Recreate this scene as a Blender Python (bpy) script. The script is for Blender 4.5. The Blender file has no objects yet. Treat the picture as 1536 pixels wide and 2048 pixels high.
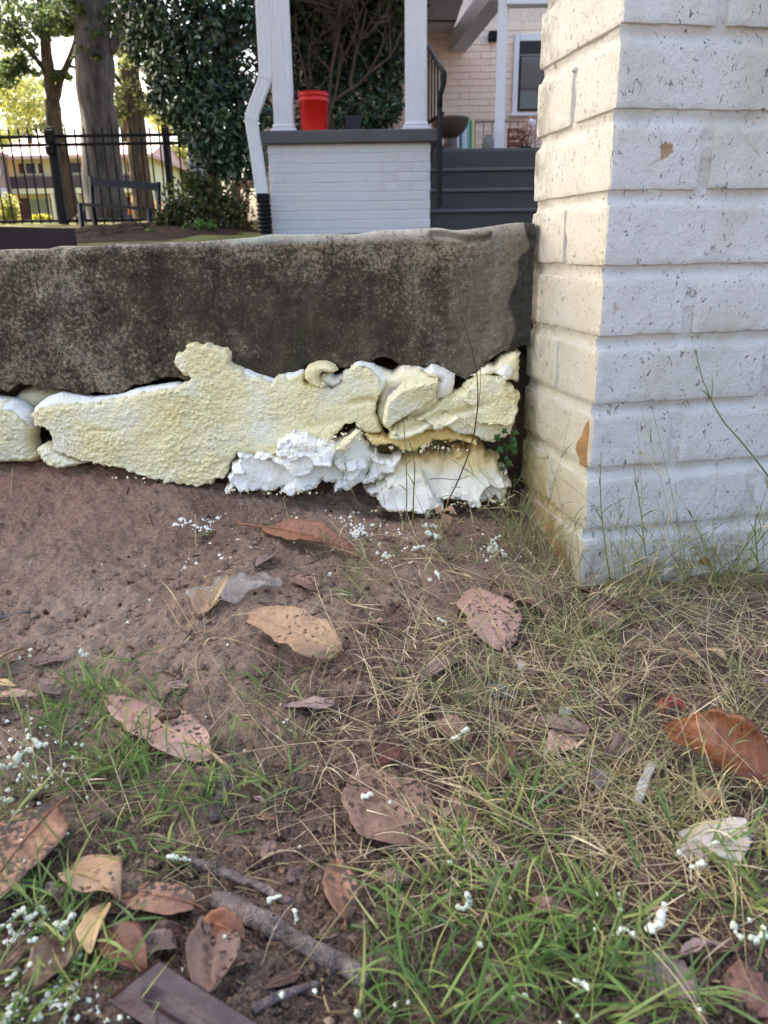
import bpy, math, random
import numpy as np
random.seed(7)
RNG = np.random.default_rng(11)
SC = bpy.context.scene
COL = SC.collection

# ------------------------------------------------------------------ camera
PITCH, ROLL, FPX, CAMH = math.radians(19), math.radians(.85), 1540.0, .40
_F = np.array([0, math.cos(PITCH), -math.sin(PITCH)])
_R0 = np.array([1.0, 0, 0]); _U0 = np.array([0, math.sin(PITCH), math.cos(PITCH)])
_R = math.cos(ROLL)*_R0 - math.sin(ROLL)*_U0
_U = math.sin(ROLL)*_R0 + math.cos(ROLL)*_U0
cam_d = bpy.data.cameras.new('camera')
cam = bpy.data.objects.new('camera', cam_d)
COL.objects.link(cam)
from mathutils import Matrix, Vector
cam.matrix_world = Matrix(((_R[0], _U[0], -_F[0], 0), (_R[1], _U[1], -_F[1], 0), (_R[2], _U[2], -_F[2], CAMH), (0, 0, 0, 1)))
cam_d.sensor_fit = 'VERTICAL'
cam_d.sensor_height = 36.0
cam_d.lens = 36.0*FPX/2048
cam_d.clip_start = .02
cam_d.clip_end = 600
cam_d.dof.use_dof = True
cam_d.dof.focus_distance = .93
cam_d.dof.aperture_fstop = 12.0
SC.camera = cam
SC.cycles.use_denoising = True
SC.cycles.denoising_prefilter = 'ACCURATE'
SC.cycles.sample_clamp_indirect = 3.0

# ------------------------------------------------------------------ sky, sun, exposure
SUN_AZ, SUN_EL = math.radians(-58), math.radians(46)      # azimuth from +Y, clockwise
w = bpy.data.worlds.new('World'); SC.world = w; w.use_nodes = True
wn = w.node_tree; bg = wn.nodes['Background']
sky = wn.nodes.new('ShaderNodeTexSky'); sky.sky_type = 'NISHITA'; sky.sun_disc = False
sky.sun_elevation = SUN_EL; sky.sun_rotation = SUN_AZ % (2*math.pi)
sky.air_density = 1.0; sky.dust_density = 7.0; sky.ozone_density = .1
wn.links.new(sky.outputs[0], bg.inputs[0]); bg.inputs[1].default_value = .15
sd = bpy.data.lights.new('sun', 'SUN'); sd.energy = 4.2; sd.angle = math.radians(.6); sd.color = (1.0, .92, .78)
sun = bpy.data.objects.new('sun', sd); COL.objects.link(sun)
_sv = Vector((math.sin(SUN_AZ)*math.cos(SUN_EL), math.cos(SUN_AZ)*math.cos(SUN_EL), math.sin(SUN_EL)))
sun.rotation_euler = _sv.to_track_quat('Z', 'Y').to_euler()
sun.location = (-4, -2, 6)
SC.view_settings.view_transform = 'Standard'
SC.view_settings.look = 'None'
SC.view_settings.exposure = 2.05
SC.view_settings.gamma = 1.0
SC.view_settings.use_curve_mapping = False

# ------------------------------------------------------------------ helpers: pixels to places
def ray(x, y): return _F + _R*(x-768)/FPX + _U*(1024-y)/FPX
def atY(x, y, Y):
    d = ray(x, y); return np.array([0, 0, CAMH]) + d*Y/d[1]
def pxm(Y): return Y*math.cos(PITCH)/FPX          # metres per photo pixel at distance Y

# ------------------------------------------------------------------ helpers: noise
def _hash(ix, iy, iz, seed):
    h = (ix.astype(np.int64)*374761393 + iy.astype(np.int64)*668265263 + iz.astype(np.int64)*2147483647 + seed*974711) & 0xffffffff
    h = ((h ^ (h >> 13))*1274126177) & 0xffffffff
    h = ((h ^ (h >> 16))*2246822519) & 0xffffffff
    return ((h ^ (h >> 15)) & 0xffff)/65535.0
def noise(x, y, z=None, seed=0):
    x = np.asarray(x, float); y = np.asarray(y, float)
    z = np.zeros_like(x) if z is None else np.asarray(z, float) + np.zeros_like(x)
    x, y, z = np.broadcast_arrays(x, y, z)
    ix, iy, iz = np.floor(x), np.floor(y), np.floor(z)
    fx, fy, fz = x-ix, y-iy, z-iz
    fx, fy, fz = [t*t*t*(t*(t*6-15)+10) for t in (fx, fy, fz)]
    r = 0
    for dx in (0, 1):
        for dy in (0, 1):
            for dz in (0, 1):
                r = r + _hash(ix+dx, iy+dy, iz+dz, seed)*(fx if dx else 1-fx)*(fy if dy else 1-fy)*(fz if dz else 1-fz)
    return r*2-1
def fbm(x, y, z=None, oct=4, seed=0, gain=.5):
    r, a, s = 0, 1.0, 1.0
    for o in range(oct):
        r = r + a*noise(np.asarray(x)*s, np.asarray(y)*s, None if z is None else np.asarray(z)*s, seed+o*17)
        a *= gain; s *= 2.03
    return r
def worley(x, y, seed=0):
    x = np.asarray(x, float); y = np.asarray(y, float)
    ix, iy = np.floor(x), np.floor(y); best = np.full(x.shape, 9.0)
    for dx in (-1, 0, 1):
        for dy in (-1, 0, 1):
            jx, jy = ix+dx, iy+dy
            px = jx+_hash(jx, jy, jx*0, seed); py = jy+_hash(jx, jy, jx*0, seed+5)
            best = np.minimum(best, (px-x)**2+(py-y)**2)
    return np.sqrt(best)
def sstep(a, b, x):
    t = np.clip((x-a)/(b-a), 0, 1); return t*t*(3-2*t)

# ------------------------------------------------------------------ helpers: meshes and objects
def mesh(name, V, F, smooth=True):
    """V (n,3); F list/array of quads or tris or list of both arrays"""
    V = np.asarray(V, np.float32)
    Fs = F if isinstance(F, list) and len(F) and isinstance(F[0], np.ndarray) and F[0].ndim == 2 else None
    if Fs is None:
        q = [f for f in F if len(f) == 4]; t = [f for f in F if len(f) == 3]; n = [f for f in F if len(f) > 4]
        Fs = []
        if q: Fs.append(np.array(q))
        if t: Fs.append(np.array(t))
        for f in n: Fs.append(np.array([f]))
    me = bpy.data.meshes.new(name)
    me.vertices.add(len(V)); me.vertices.foreach_set('co', V.ravel())
    li = np.concatenate([f.ravel() for f in Fs]).astype(np.int32)
    tot = np.concatenate([np.full(len(f), f.shape[1], np.int32) for f in Fs])
    st = np.concatenate([[0], np.cumsum(tot)[:-1]]).astype(np.int32)
    me.loops.add(len(li)); me.loops.foreach_set('vertex_index', li)
    me.polygons.add(len(tot)); me.polygons.foreach_set('loop_start', st); me.polygons.foreach_set('loop_total', tot)
    me.polygons.foreach_set('use_smooth', np.full(len(tot), bool(smooth)))
    me.update(calc_edges=True); me.validate()
    return me
def link(name, me, m=None, parent=None, label=None, cat=None, group=None, kind=None):
    o = bpy.data.objects.new(name, me); COL.objects.link(o)
    if m is not None and me is not None and len(me.materials) == 0: me.materials.append(m)
    if parent is not None: o.parent = parent
    tag(o, label, cat, group, kind); return o
def tag(o, label=None, cat=None, group=None, kind=None):
    if label: o['label'] = label
    if cat: o['category'] = cat
    if group: o['group'] = group
    if kind: o['kind'] = kind
    return o
def thing(name, label, cat, group=None, loc=(0, 0, 0), rz=0):
    o = bpy.data.objects.new(name, None); COL.objects.link(o); o.empty_display_size = .05
    o.location = loc; o.rotation_euler[2] = rz
    return tag(o, label, cat, group)
class MB:
    def __init__(s): s.V = []; s.F = []; s.n = 0
    def add(s, V, F):
        V = np.asarray(V, float)
        if isinstance(F, np.ndarray): F = F.tolist()
        s.F += [[i+s.n for i in f] for f in F]
        s.V.append(V); s.n += len(V); return s
    def mesh(s, name, smooth=False): return mesh(name, np.concatenate(s.V), s.F, smooth)
def box(x0, x1, y0, y1, z0, z1, c=0.0):
    """box with chamfered edges"""
    if c <= 0:
        V = [(x, y, z) for z in (z0, z1) for y in (y0, y1) for x in (x0, x1)]
        return V, [(0, 2, 3, 1), (4, 5, 7, 6), (0, 1, 5, 4), (2, 6, 7, 3), (0, 4, 6, 2), (1, 3, 7, 5)]
    import itertools
    V = []; idx = {}
    L = (x0, y0, z0); H = (x1, y1, z1)
    for s in itertools.product((0, 1), repeat=3):
        for ax in range(3):
            p = [(H[k]-c if s[k] else L[k]+c) for k in range(3)]
            p[ax] = H[ax] if s[ax] else L[ax]
            idx[s, ax] = len(V); V.append(tuple(p))
    F = []
    for ax in range(3):
        a, b = [k for k in range(3) if k != ax]
        for v in (0, 1):
            q = []
            for (i, j) in ((0, 0), (1, 0), (1, 1), (0, 1)):
                s = [0]*3; s[ax] = v; s[a] = i; s[b] = j; q.append(idx[tuple(s), ax])
            flip = (v == 0) ^ (ax == 1)
            F.append(q[::-1] if flip else q)
    for ax in range(3):
        a, b = [k for k in range(3) if k != ax]
        for i in (0, 1):
            for j in (0, 1):
                s0 = [0]*3; s0[a] = i; s0[b] = j; s1 = list(s0); s1[ax] = 1
                F.append([idx[tuple(s0), a], idx[tuple(s1), a], idx[tuple(s1), b], idx[tuple(s0), b]])
    for s in itertools.product((0, 1), repeat=3): F.append([idx[s, 0], idx[s, 1], idx[s, 2]])
    return V, F
def fixn(me):
    import bmesh
    b = bmesh.new(); b.from_mesh(me); bmesh.ops.recalc_face_normals(b, faces=b.faces); b.to_mesh(me); b.free(); return me
def boxo(name, x0, x1, y0, y1, z0, z1, m, parent=None, c=.003, **k):
    return link(name, fixn(mesh(name, *box(x0, x1, y0, y1, z0, z1, c), smooth=False)), m, parent, **k)
def tube(pts, rad, n=8, cap=True, sect=None):
    P = np.asarray(pts, float); m = len(P); rad = np.broadcast_to(np.asarray(rad, float), (m,))
    T = np.gradient(P, axis=0); T /= np.linalg.norm(T, axis=1)[:, None]+1e-12
    u = np.cross(T[0], [0, 0, 1.0]);
    if np.linalg.norm(u) < .1: u = np.cross(T[0], [0, 1.0, 0])
    u /= np.linalg.norm(u); V = []
    if sect is None:
        an = np.linspace(0, 2*np.pi, n, endpoint=False); sect = np.stack([np.cos(an), np.sin(an)], 1)
    sect = np.asarray(sect, float); n = len(sect)
    for i in range(m):
        u = u - T[i]*u.dot(T[i]); u /= np.linalg.norm(u); v = np.cross(T[i], u)
        V.append(P[i] + rad[i]*(sect[:, :1]*u + sect[:, 1:]*v))
    V = np.concatenate(V); F = []
    for i in range(m-1):
        for j in range(n):
            k = (j+1) % n; F.append([i*n+j, i*n+k, (i+1)*n+k, (i+1)*n+j])
    if cap: F.append(list(range(n))[::-1]); F.append([(m-1)*n+j for j in range(n)])
    return V, F
def lathe(prof, n=24, ctr=(0, 0, 0)):
    an = np.linspace(0, 2*np.pi, n, endpoint=False)
    V = [(ctr[0]+r*math.cos(a), ctr[1]+r*math.sin(a), ctr[2]+z) for r, z in prof for a in an]; F = []
    for i in range(len(prof)-1):
        for j in range(n):
            k = (j+1) % n; F.append([i*n+j, i*n+k, (i+1)*n+k, (i+1)*n+j])
    return V, F
def gridfaces(nr, nc):
    i = np.arange(nr-1)[:, None]*nc + np.arange(nc-1)[None, :]
    return np.stack([i, i+1, i+1+nc, i+nc], -1).reshape(-1, 4)
def copy_child(proto, parent, loc=None, rot=None, scale=None):
    c = proto.copy(); COL.objects.link(c); c.parent = parent
    if loc is not None: c.location = loc
    if rot is not None: c.rotation_euler = rot
    if scale is not None: c.scale = scale
    return c

# ------------------------------------------------------------------ helpers: materials
def srgb(r, g, b):
    return tuple((c/255/12.92 if c/255 <= .04045 else ((c/255+.055)/1.055)**2.4) for c in (r, g, b)) + (1,)
class M:
    """small node builder"""
    def __init__(s, name, rough=.8, spec=.3):
        s.m = bpy.data.materials.new(name); s.m.use_nodes = True; s.nt = s.m.node_tree
        s.b = s.nt.nodes['Principled BSDF']; s.b.inputs['Roughness'].default_value = rough
        s.b.inputs['Specular IOR Level'].default_value = spec
        s._co = None
    def n(s, t, ins=None, **pr):
        d = s.nt.nodes.new('ShaderNode'+t)
        for k, v in pr.items(): setattr(d, k, v)
        for k, v in (ins or {}).items():
            if hasattr(v, 'bl_idname') or isinstance(v, bpy.types.NodeSocket): s.nt.links.new(v, d.inputs[k])
            else: d.inputs[k].default_value = v
        return d
    def set(s, k, v):
        if isinstance(v, bpy.types.NodeSocket): s.nt.links.new(v, s.b.inputs[k])
        else: s.b.inputs[k].default_value = v
        return s
    def co(s):
        if s._co is None: s._co = s.n('TexCoord').outputs['Object']
        return s._co
    def gco(s): return s.n('NewGeometry').outputs['Position']
    def noise(s, scale, det=3, rough=.6, co=None, dist=0):
        return s.n('TexNoise', {'Vector': co or s.co(), 'Scale': scale, 'Detail': det, 'Roughness': rough, 'Distortion': dist}).outputs['Fac']
    def vor(s, scale, co=None, feature='F1', out='Distance'):
        return s.n('TexVoronoi', {'Vector': co or s.co(), 'Scale': scale}, feature=feature).outputs[out]
    def ramp(s, fac, stops):
        d = s.n('ValToRGB', {'Fac': fac}); e = d.color_ramp.elements
        while len(e) < len(stops): e.new(.5)
        for q, (p, c) in zip(e, stops):
            q.position = p; q.color = c if len(c) == 4 else tuple(c)+(1,)
        return d.outputs['Color']
    def rng(s, v, a, b, c=0, d=1): return s.n('MapRange', {'Value': v, 'From Min': a, 'From Max': b, 'To Min': c, 'To Max': d}).outputs['Result']
    def math(s, op, a, b=0.0): return s.n('Math', {0: a, 1: b}, operation=op).outputs[0]
    def mix(s, fac, a, b, mode='MIX'):
        d = s.nt.nodes.new('ShaderNodeMix'); d.data_type = 'RGBA'; d.blend_type = mode
        for k, v in ((0, fac), (6, a), (7, b)):
            if isinstance(v, bpy.types.NodeSocket): s.nt.links.new(v, d.inputs[k])
            else: d.inputs[k].default_value = v
        return d.outputs[2]
    def bump(s, h, dist=.001, st=1.0, prev=None):
        i = {'Height': h, 'Distance': dist, 'Strength': st}
        if prev is not None: i['Normal'] = prev
        o = s.n('Bump', i).outputs[0]; s.set('Normal', o); return o
    def rand(s): return s.n('NewGeometry').outputs['Random Per Island']
    def orand(s): return s.n('ObjectInfo').outputs['Random']
    def sep(s, co=None): return s.n('SeparateXYZ', {0: co or s.co()}).outputs
def simple(name, c, rough=.7, spec=.3, var=.12, scale=20, bump=.0006, metal=0):
    a = M(name, rough, spec); f = a.noise(scale, 4)
    dk = tuple(x*(1-var) for x in c[:3])+(1,); lt = tuple(min(1, x*(1+var)) for x in c[:3])+(1,)
    a.set('Base Color', a.ramp(f, [(.3, dk), (.7, lt)])); a.set('Metallic', metal)
    if bump: a.bump(a.noise(scale*12, 3), bump)
    return a.m
def leafmat(name, cols, rough=.45, spec=.4, trans=.35):
    a = M(name, rough, spec)
    c = a.ramp(a.rand(), [(i/(max(1, len(cols)-1)), k) for i, k in enumerate(cols)])
    a.set('Base Color', c)
    if trans:
        t = a.n('BsdfTranslucent', {'Color': c}); mx = a.n('MixShader', {0: trans, 1: a.b.outputs[0], 2: t.outputs[0]})
        out = [n for n in a.nt.nodes if n.type == 'OUTPUT_MATERIAL'][0]
        a.nt.links.new(mx.outputs[0], out.inputs[0])
    return a.m

# ================================================================== GROUND
WALLY = 1.02
def ground_h(X, Y, fine=True):
    X = np.asarray(X, float); Y = np.asarray(Y, float)
    A = np.interp(X, [-2, -.55, -.3, -.18, 0, .12, .22, .30, 1.5], [.14, .128, .108, .088, .066, .052, .030, .012, .008])
    h = A*np.clip((Y-.50)/.52, 0, 1.12)**1.15
    h = h + .010*noise(X*7, Y*7, seed=3)*sstep(.15, .35, Y) + .005*noise(X*19, Y*19, seed=4)
    # hollow under the torn foam
    h = h - .022*np.exp(-(((X-.02)/.10)**2+((Y-1.02)/.045)**2))
    # hollow under the curled leaf
    h = h - .016*np.exp(-(((X+.075)/.035)**2+((Y-.665)/.03)**2))
    if fine:
        c = fbm(X*55, Y*55, oct=3, seed=9)
        h = h + .0020*c + .0016*noise(X*130, Y*130, seed=36)
        cl = sstep(-.35, .25, noise(X*8, Y*8, seed=21))
        h = h + cl*(.0085*np.maximum(0, .52-worley(X*48, Y*48, seed=2))*(noise(X*24, Y*24, seed=7) > -.1) + .0052*np.maximum(0, .52-worley(X*115, Y*115, seed=6))*(noise(X*45, Y*45, seed=8) > -.2))
        h = h + .0014*noise(X*210, Y*210, seed=31)
    return h
def on_ground(x, y, dz=0.0):
    d = ray(x, y); z = .02
    for _ in range(9):
        p = np.array([0, 0, CAMH]) + d*(z-CAMH)/d[2]
        z = float(ground_h(p[0], min(p[1], 1.1), False)) + dz
    return p
def grid_axis(lo, hi, step, far_lo, far_hi):
    a = list(np.arange(lo, hi, step)); s = step
    while a[-1] < far_hi: s *= 1.35; a.append(a[-1]+s)
    s = step; b = [lo]
    while b[-1] > far_lo: s *= 1.35; b.append(b[-1]-s)
    return np.array(b[:0:-1]+a)
gx = grid_axis(-.74, .74, .0021, -40, 40)
gy = grid_axis(.18, 1.10, .0021, -40, 1.12)
GX, GY = np.meshgrid(gx, gy)
GZ = ground_h(GX, GY)
a = M('soil', .95, .15)
n1 = a.noise(5, 4); n2 = a.noise(60, 5, .75); n3 = a.noise(430, 3, .7)
base = a.ramp(n1, [(.30, srgb(114, 90, 76)), (.45, srgb(150, 124, 105)), (.62, srgb(176, 153, 133)), (.8, srgb(140, 115, 98))])
base = a.mix(a.rng(a.noise(2.6, 3), .48, .72, 0, .8), base, srgb(150, 108, 88))
base = a.mix(a.rng(n2, .54, .70, 0, .8), base, srgb(76, 58, 50))
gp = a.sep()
lawn_shade = a.math('ADD', a.math('ADD', a.rng(gp[1], .40, .84, .5, -.16), a.rng(gp[0], -.14, .20, -.16, .26)), a.math('MULTIPLY', a.math('SUBTRACT', a.noise(16, 5, .7), .5), 1.6))  # dark lawn soil, deepened to put shade between the grass into the colour
base = a.mix(a.rng(lawn_shade, -.05, .34, 0, .92), base, a.ramp(n2, [(.35, srgb(44, 34, 30)), (.65, srgb(92, 74, 66))]))
base = a.mix(a.rng(n3, .40, .62), base, a.mix(.5, base, srgb(178, 158, 140)), 'MIX')
base = a.mix(a.rng(n3, .44, .30, 0, .85), base, srgb(64, 50, 43))
base = a.mix(a.rng(a.noise(140, 4, .7), .40, .26, 0, .7), base, srgb(70, 54, 46))
base = a.mix(a.rng(a.vor(330), .13, .09, 0, 1), base, a.mix(a.rng(a.noise(9, 2), .5, .6), base, srgb(196, 190, 182)))
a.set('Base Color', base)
b1 = a.bump(a.noise(240, 5, .75), .0045, 1.0)
a.bump(a.noise(1200, 2), .0007, .8, b1)
SOIL = a.m
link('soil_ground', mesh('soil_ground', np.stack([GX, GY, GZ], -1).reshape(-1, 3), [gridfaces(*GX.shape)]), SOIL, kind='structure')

# upper yard behind the low wall, sloping gently up to the street
def yard_z(Y): return np.interp(Y, [1.2, 6.5, 8, 10.2, 13, 34, 260], [.32, .44, .56, .72, .80, 1.25, 4.5])
ux = grid_axis(-7, 5, .12, -140, 140); uy = grid_axis(1.18, 12, .12, 1.17, 260); uy = uy[uy >= 1.179]
UX, UY = np.meshgrid(ux, uy)
UZ = yard_z(UY)+.02*noise(UX*1.4, UY*1.4, seed=5)+.012*noise(UX*5, UY*5, seed=6)
a = M('yard_earth', .95, .1)
c = a.ramp(a.noise(.9, 4), [(.35, srgb(70, 58, 48)), (.5, srgb(92, 88, 58)), (.65, srgb(104, 110, 66))])
c = a.mix(a.rng(a.noise(30, 4, .7), .55, .7), c, srgb(48, 40, 34)); a.set('Base Color', c); a.bump(a.noise(40, 4), .03)
YARD = a.m
V = np.stack([UX, UY, UZ], -1).reshape(-1, 3)
nc = len(ux); sk = V[:nc].copy(); sk[:, 2] = -.2
boxo('earth_bank', -7, 5, 1.13, 1.175, -.2, .33, SOIL, None, 0, kind='structure')
link('yard_ground', mesh('yard_ground', np.concatenate([V, sk]), [gridfaces(*UX.shape), np.stack([np.arange(nc-1), np.arange(nc-1)+len(V), np.arange(1, nc)+len(V), np.arange(1, nc)], -1)]), YARD, kind='structure')

# ================================================================== LOW CONCRETE WALL
def wpx(pts, Y=WALLY): return np.array([atY(x, y, Y)[[0, 2]] for x, y in pts])
bot = wpx([(-4500, 775), (-900, 775), (-500, 790), (-300, 770), (-100, 780), (0, 779), (12, 788), (32, 770), (60, 768), (76, 783), (100, 777), (130, 781), (165, 794),
           (200, 790), (245, 786), (268, 772), (300, 764), (332, 752), (372, 756), (400, 762), (470, 768), (540, 764), (600, 746), (616, 735),
           (690, 733), (735, 726), (780, 715), (802, 728), (850, 728), (890, 738), (925, 758), (952, 744), (985, 722), (1020, 700), (1045, 690), (1062, 692)])
top = wpx([(-4500, 600), (-900, 560), (0, 494), (250, 482), (500, 466), (700, 460), (860, 452), (960, 448), (1030, 440), (1066, 436)])
cx = np.concatenate([np.arange(-3.2, -.62, .02), np.arange(-.62, .1955, .0022)])
tz = np.interp(cx, top[:, 0], top[:, 1]) + .0022*noise(cx*30, cx*0, seed=1)
bz = np.interp(cx, bot[:, 0], bot[:, 1]) + .0035*fbm(cx*70, cx*0+3, oct=3, seed=2)
rows = []
TH = .15
for k in range(4): rows.append((cx*0+WALLY+TH-.01-(TH-.03)*k/3*.9, tz-.004))                 # top, back to front
for k in range(7):                                                                             # rounded top edge
    t = k/6*math.pi/2; r = .012
    rows.append((WALLY+r-r*math.sin(t)+cx*0, tz-.004-r+r*math.cos(t)))
NF = 95
for k in range(1, NF+1):
    f = k/NF; rows.append((cx*0+WALLY, (tz-.016)*(1-f)+bz*f))
for k in range(1, 6): rows.append((WALLY+.03*k-.004+cx*0, bz+.004*k**.5+.004*noise(cx*60, cx*0+k, seed=8)))  # ragged underside
WX = np.stack([cx]*len(rows)); WYY = np.stack([r[0] for r in rows]); WZ = np.stack([r[1] for r in rows])
d = .0011*fbm(WX*45, WZ*45, oct=3, seed=12)+.0005*noise(WX*230, WZ*230, seed=13)
pit = worley(WX*40, WZ*40, seed=14); d = d + .0022*np.maximum(0, .22-pit)*4*(noise(WX*8, WZ*8, seed=15) > .1)
# a chipped ledge below the top edge near the pillar, and a shallow lip line along the wall
ch = wpx([(860, 466), (900, 470), (940, 478), (968, 476), (985, 470)])
zc = np.interp(WX, ch[:, 0], ch[:, 1], left=0, right=0)
inch = (WX > ch[0, 0]) & (WX < ch[-1, 0])
d = d + np.where(inch, .011*np.exp(-((WZ-zc+.001)/.0035)**2), 0)
crx = -.30+.02*noise(WZ*40, WZ*0+2, seed=90)+.007*noise(WZ*160, WZ*0+2, seed=91); d = d + .004*np.exp(-((WX-crx)/.0022)**2)*sstep(.36, .30, WZ)
lipz = np.interp(cx, top[:, 0], top[:, 1])-.017-.003*noise(cx*12, cx*0, seed=77)
d = d + .0012*sstep(.0, .004, lipz[None, :]-WZ)
d = d + .006*sstep(.012, .0, WZ-bz[None, :])*np.abs(fbm(WX*60, WZ*60, oct=2, seed=19))
WYY = WYY + d
a = M('weathered_concrete', .95, .15)
sp = a.sep(); X_, Z_ = sp[0], sp[2]
big = a.noise(3.2, 4, .6); grain = a.noise(225, 4, .8); mid = a.noise(26, 4, .65)
tan = a.ramp(mid, [(.3, srgb(122, 110, 90)), (.5, srgb(154, 140, 116)), (.75, srgb(184, 170, 144))])
blk = a.ramp(mid, [(.3, srgb(48, 44, 37)), (.7, srgb(80, 72, 59))])
dist = a.math('MULTIPLY', a.rng(X_, -.62, -.16, .0, .11), a.rng(X_, .18, -.02, 0, 1))
thr = a.math('ADD', a.math('ADD', a.rng(big, .3, .7, .37, .58), dist), a.rng(Z_, .43, .33, -.07, .04))
mask = a.rng(a.math('SUBTRACT', thr, a.math('ADD', a.math('MULTIPLY', grain, .75), a.math('MULTIPLY', mid, .25))), -.06, .06, .05, .96)
c = a.mix(mask, tan, blk)
strk = a.noise(26, 4, .6, a.n('Mapping', {'Vector': a.co(), 'Scale': (1, 1, .12)}).outputs[0])
c = a.mix(a.rng(strk, .52, .68, 0, .6), c, srgb(42, 40, 36))
strk2 = a.noise(11, 4, .65, a.n('Mapping', {'Vector': a.co(), 'Scale': (1, 1, .16), 'Location': (3.1, 0, 0)}).outputs[0])
c = a.mix(a.math('MULTIPLY', a.rng(strk2, .54, .68, 0, .75), a.rng(grain, .36, .56)), c, srgb(150, 141, 122))
c = a.mix(a.rng(a.noise(300, 3, .75), .60, .68, 0, .55), c, srgb(150, 140, 122))
c = a.mix(a.rng(a.noise(230, 3, .75), .36, .28, 0, .8), c, srgb(30, 28, 25))
c = a.mix(a.math('MULTIPLY', a.rng(a.noise(9, 5, .75), .54, .66, 0, .7), a.rng(grain, .35, .6)), c, srgb(158, 150, 134))
c = a.mix(a.math('MULTIPLY', a.rng(a.noise(7, 4, .7), .56, .70), .45), c, srgb(88, 90, 62))              # faint green algae
c = a.mix(a.math('MULTIPLY', a.rng(Z_, .402, .418, 0, .85), a.rng(a.math('ADD', a.math('MULTIPLY', mid, .4), a.math('MULTIPLY', grain, .6)), .38, .50)), c, srgb(180, 178, 168))  # lichen along the top
lich = a.math('MULTIPLY', a.rng(a.math('ABSOLUTE', a.math('SUBTRACT', Z_, .4135)), .009, .004), a.math('MULTIPLY', a.rng(X_, -.22, -.16), a.rng(X_, -.04, -.10)))
c = a.mix(a.math('MULTIPLY', lich, a.rng(a.noise(50, 4, .7), .42, .52, 0, .8)), c, srgb(160, 164, 146))
# dark damp stain beside the pillar
edge = a.math('ADD', X_, a.math('MULTIPLY', a.math('SUBTRACT', a.noise(11, 2, .5), .5), .09))
st = a.math('ADD', edge, a.rng(Z_, .40, .29, 0.0, .022))
pale = a.rng(st, .085, .14, 0, .55)
c = a.mix(pale, c, srgb(122, 118, 104))
c = a.mix(a.rng(st, .176, .180), c, a.mix(a.rng(grain, .4, .6), srgb(56, 55, 50), srgb(74, 72, 66)))
a.set('Base Color', c)
b1 = a.bump(a.noise(420, 3, .7), .0016, .9)
a.bump(a.noise(60, 3), .002, .5, b1)
CONC = a.m
lw = thing('low_wall', 'low weathered concrete wall with black mildew and a ragged broken lower edge', 'low wall', loc=(0, WALLY, 0))
me = mesh('concrete_slab', np.stack([WX, WYY-WALLY, WZ], -1).reshape(-1, 3), [gridfaces(*WX.shape)[:, ::-1]])
link('concrete_slab', me, CONC, lw)
# backing lumps of rubble that can be seen in the gap below the slab
mb = MB()
for k in range(46):
    x = -.62+.82*k/45+RNG.uniform(-.01, .01); zb = float(np.interp(x, bot[:, 0], bot[:, 1]))
    r = RNG.uniform(.012, .026); V, F = lathe([(0.001, -r*.7), (r*.8, -r*.4), (r, 0), (r*.7, r*.5), (.001, r*.7)], 7)
    V = np.array(V); V += .25*r*RNG.normal(size=V.shape); mb.add(V+[x, .105, zb-.004+RNG.uniform(-.02, .004)], F)
link('rubble', mb.mesh('rubble'), CONC, lw, kind='stuff')

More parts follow.
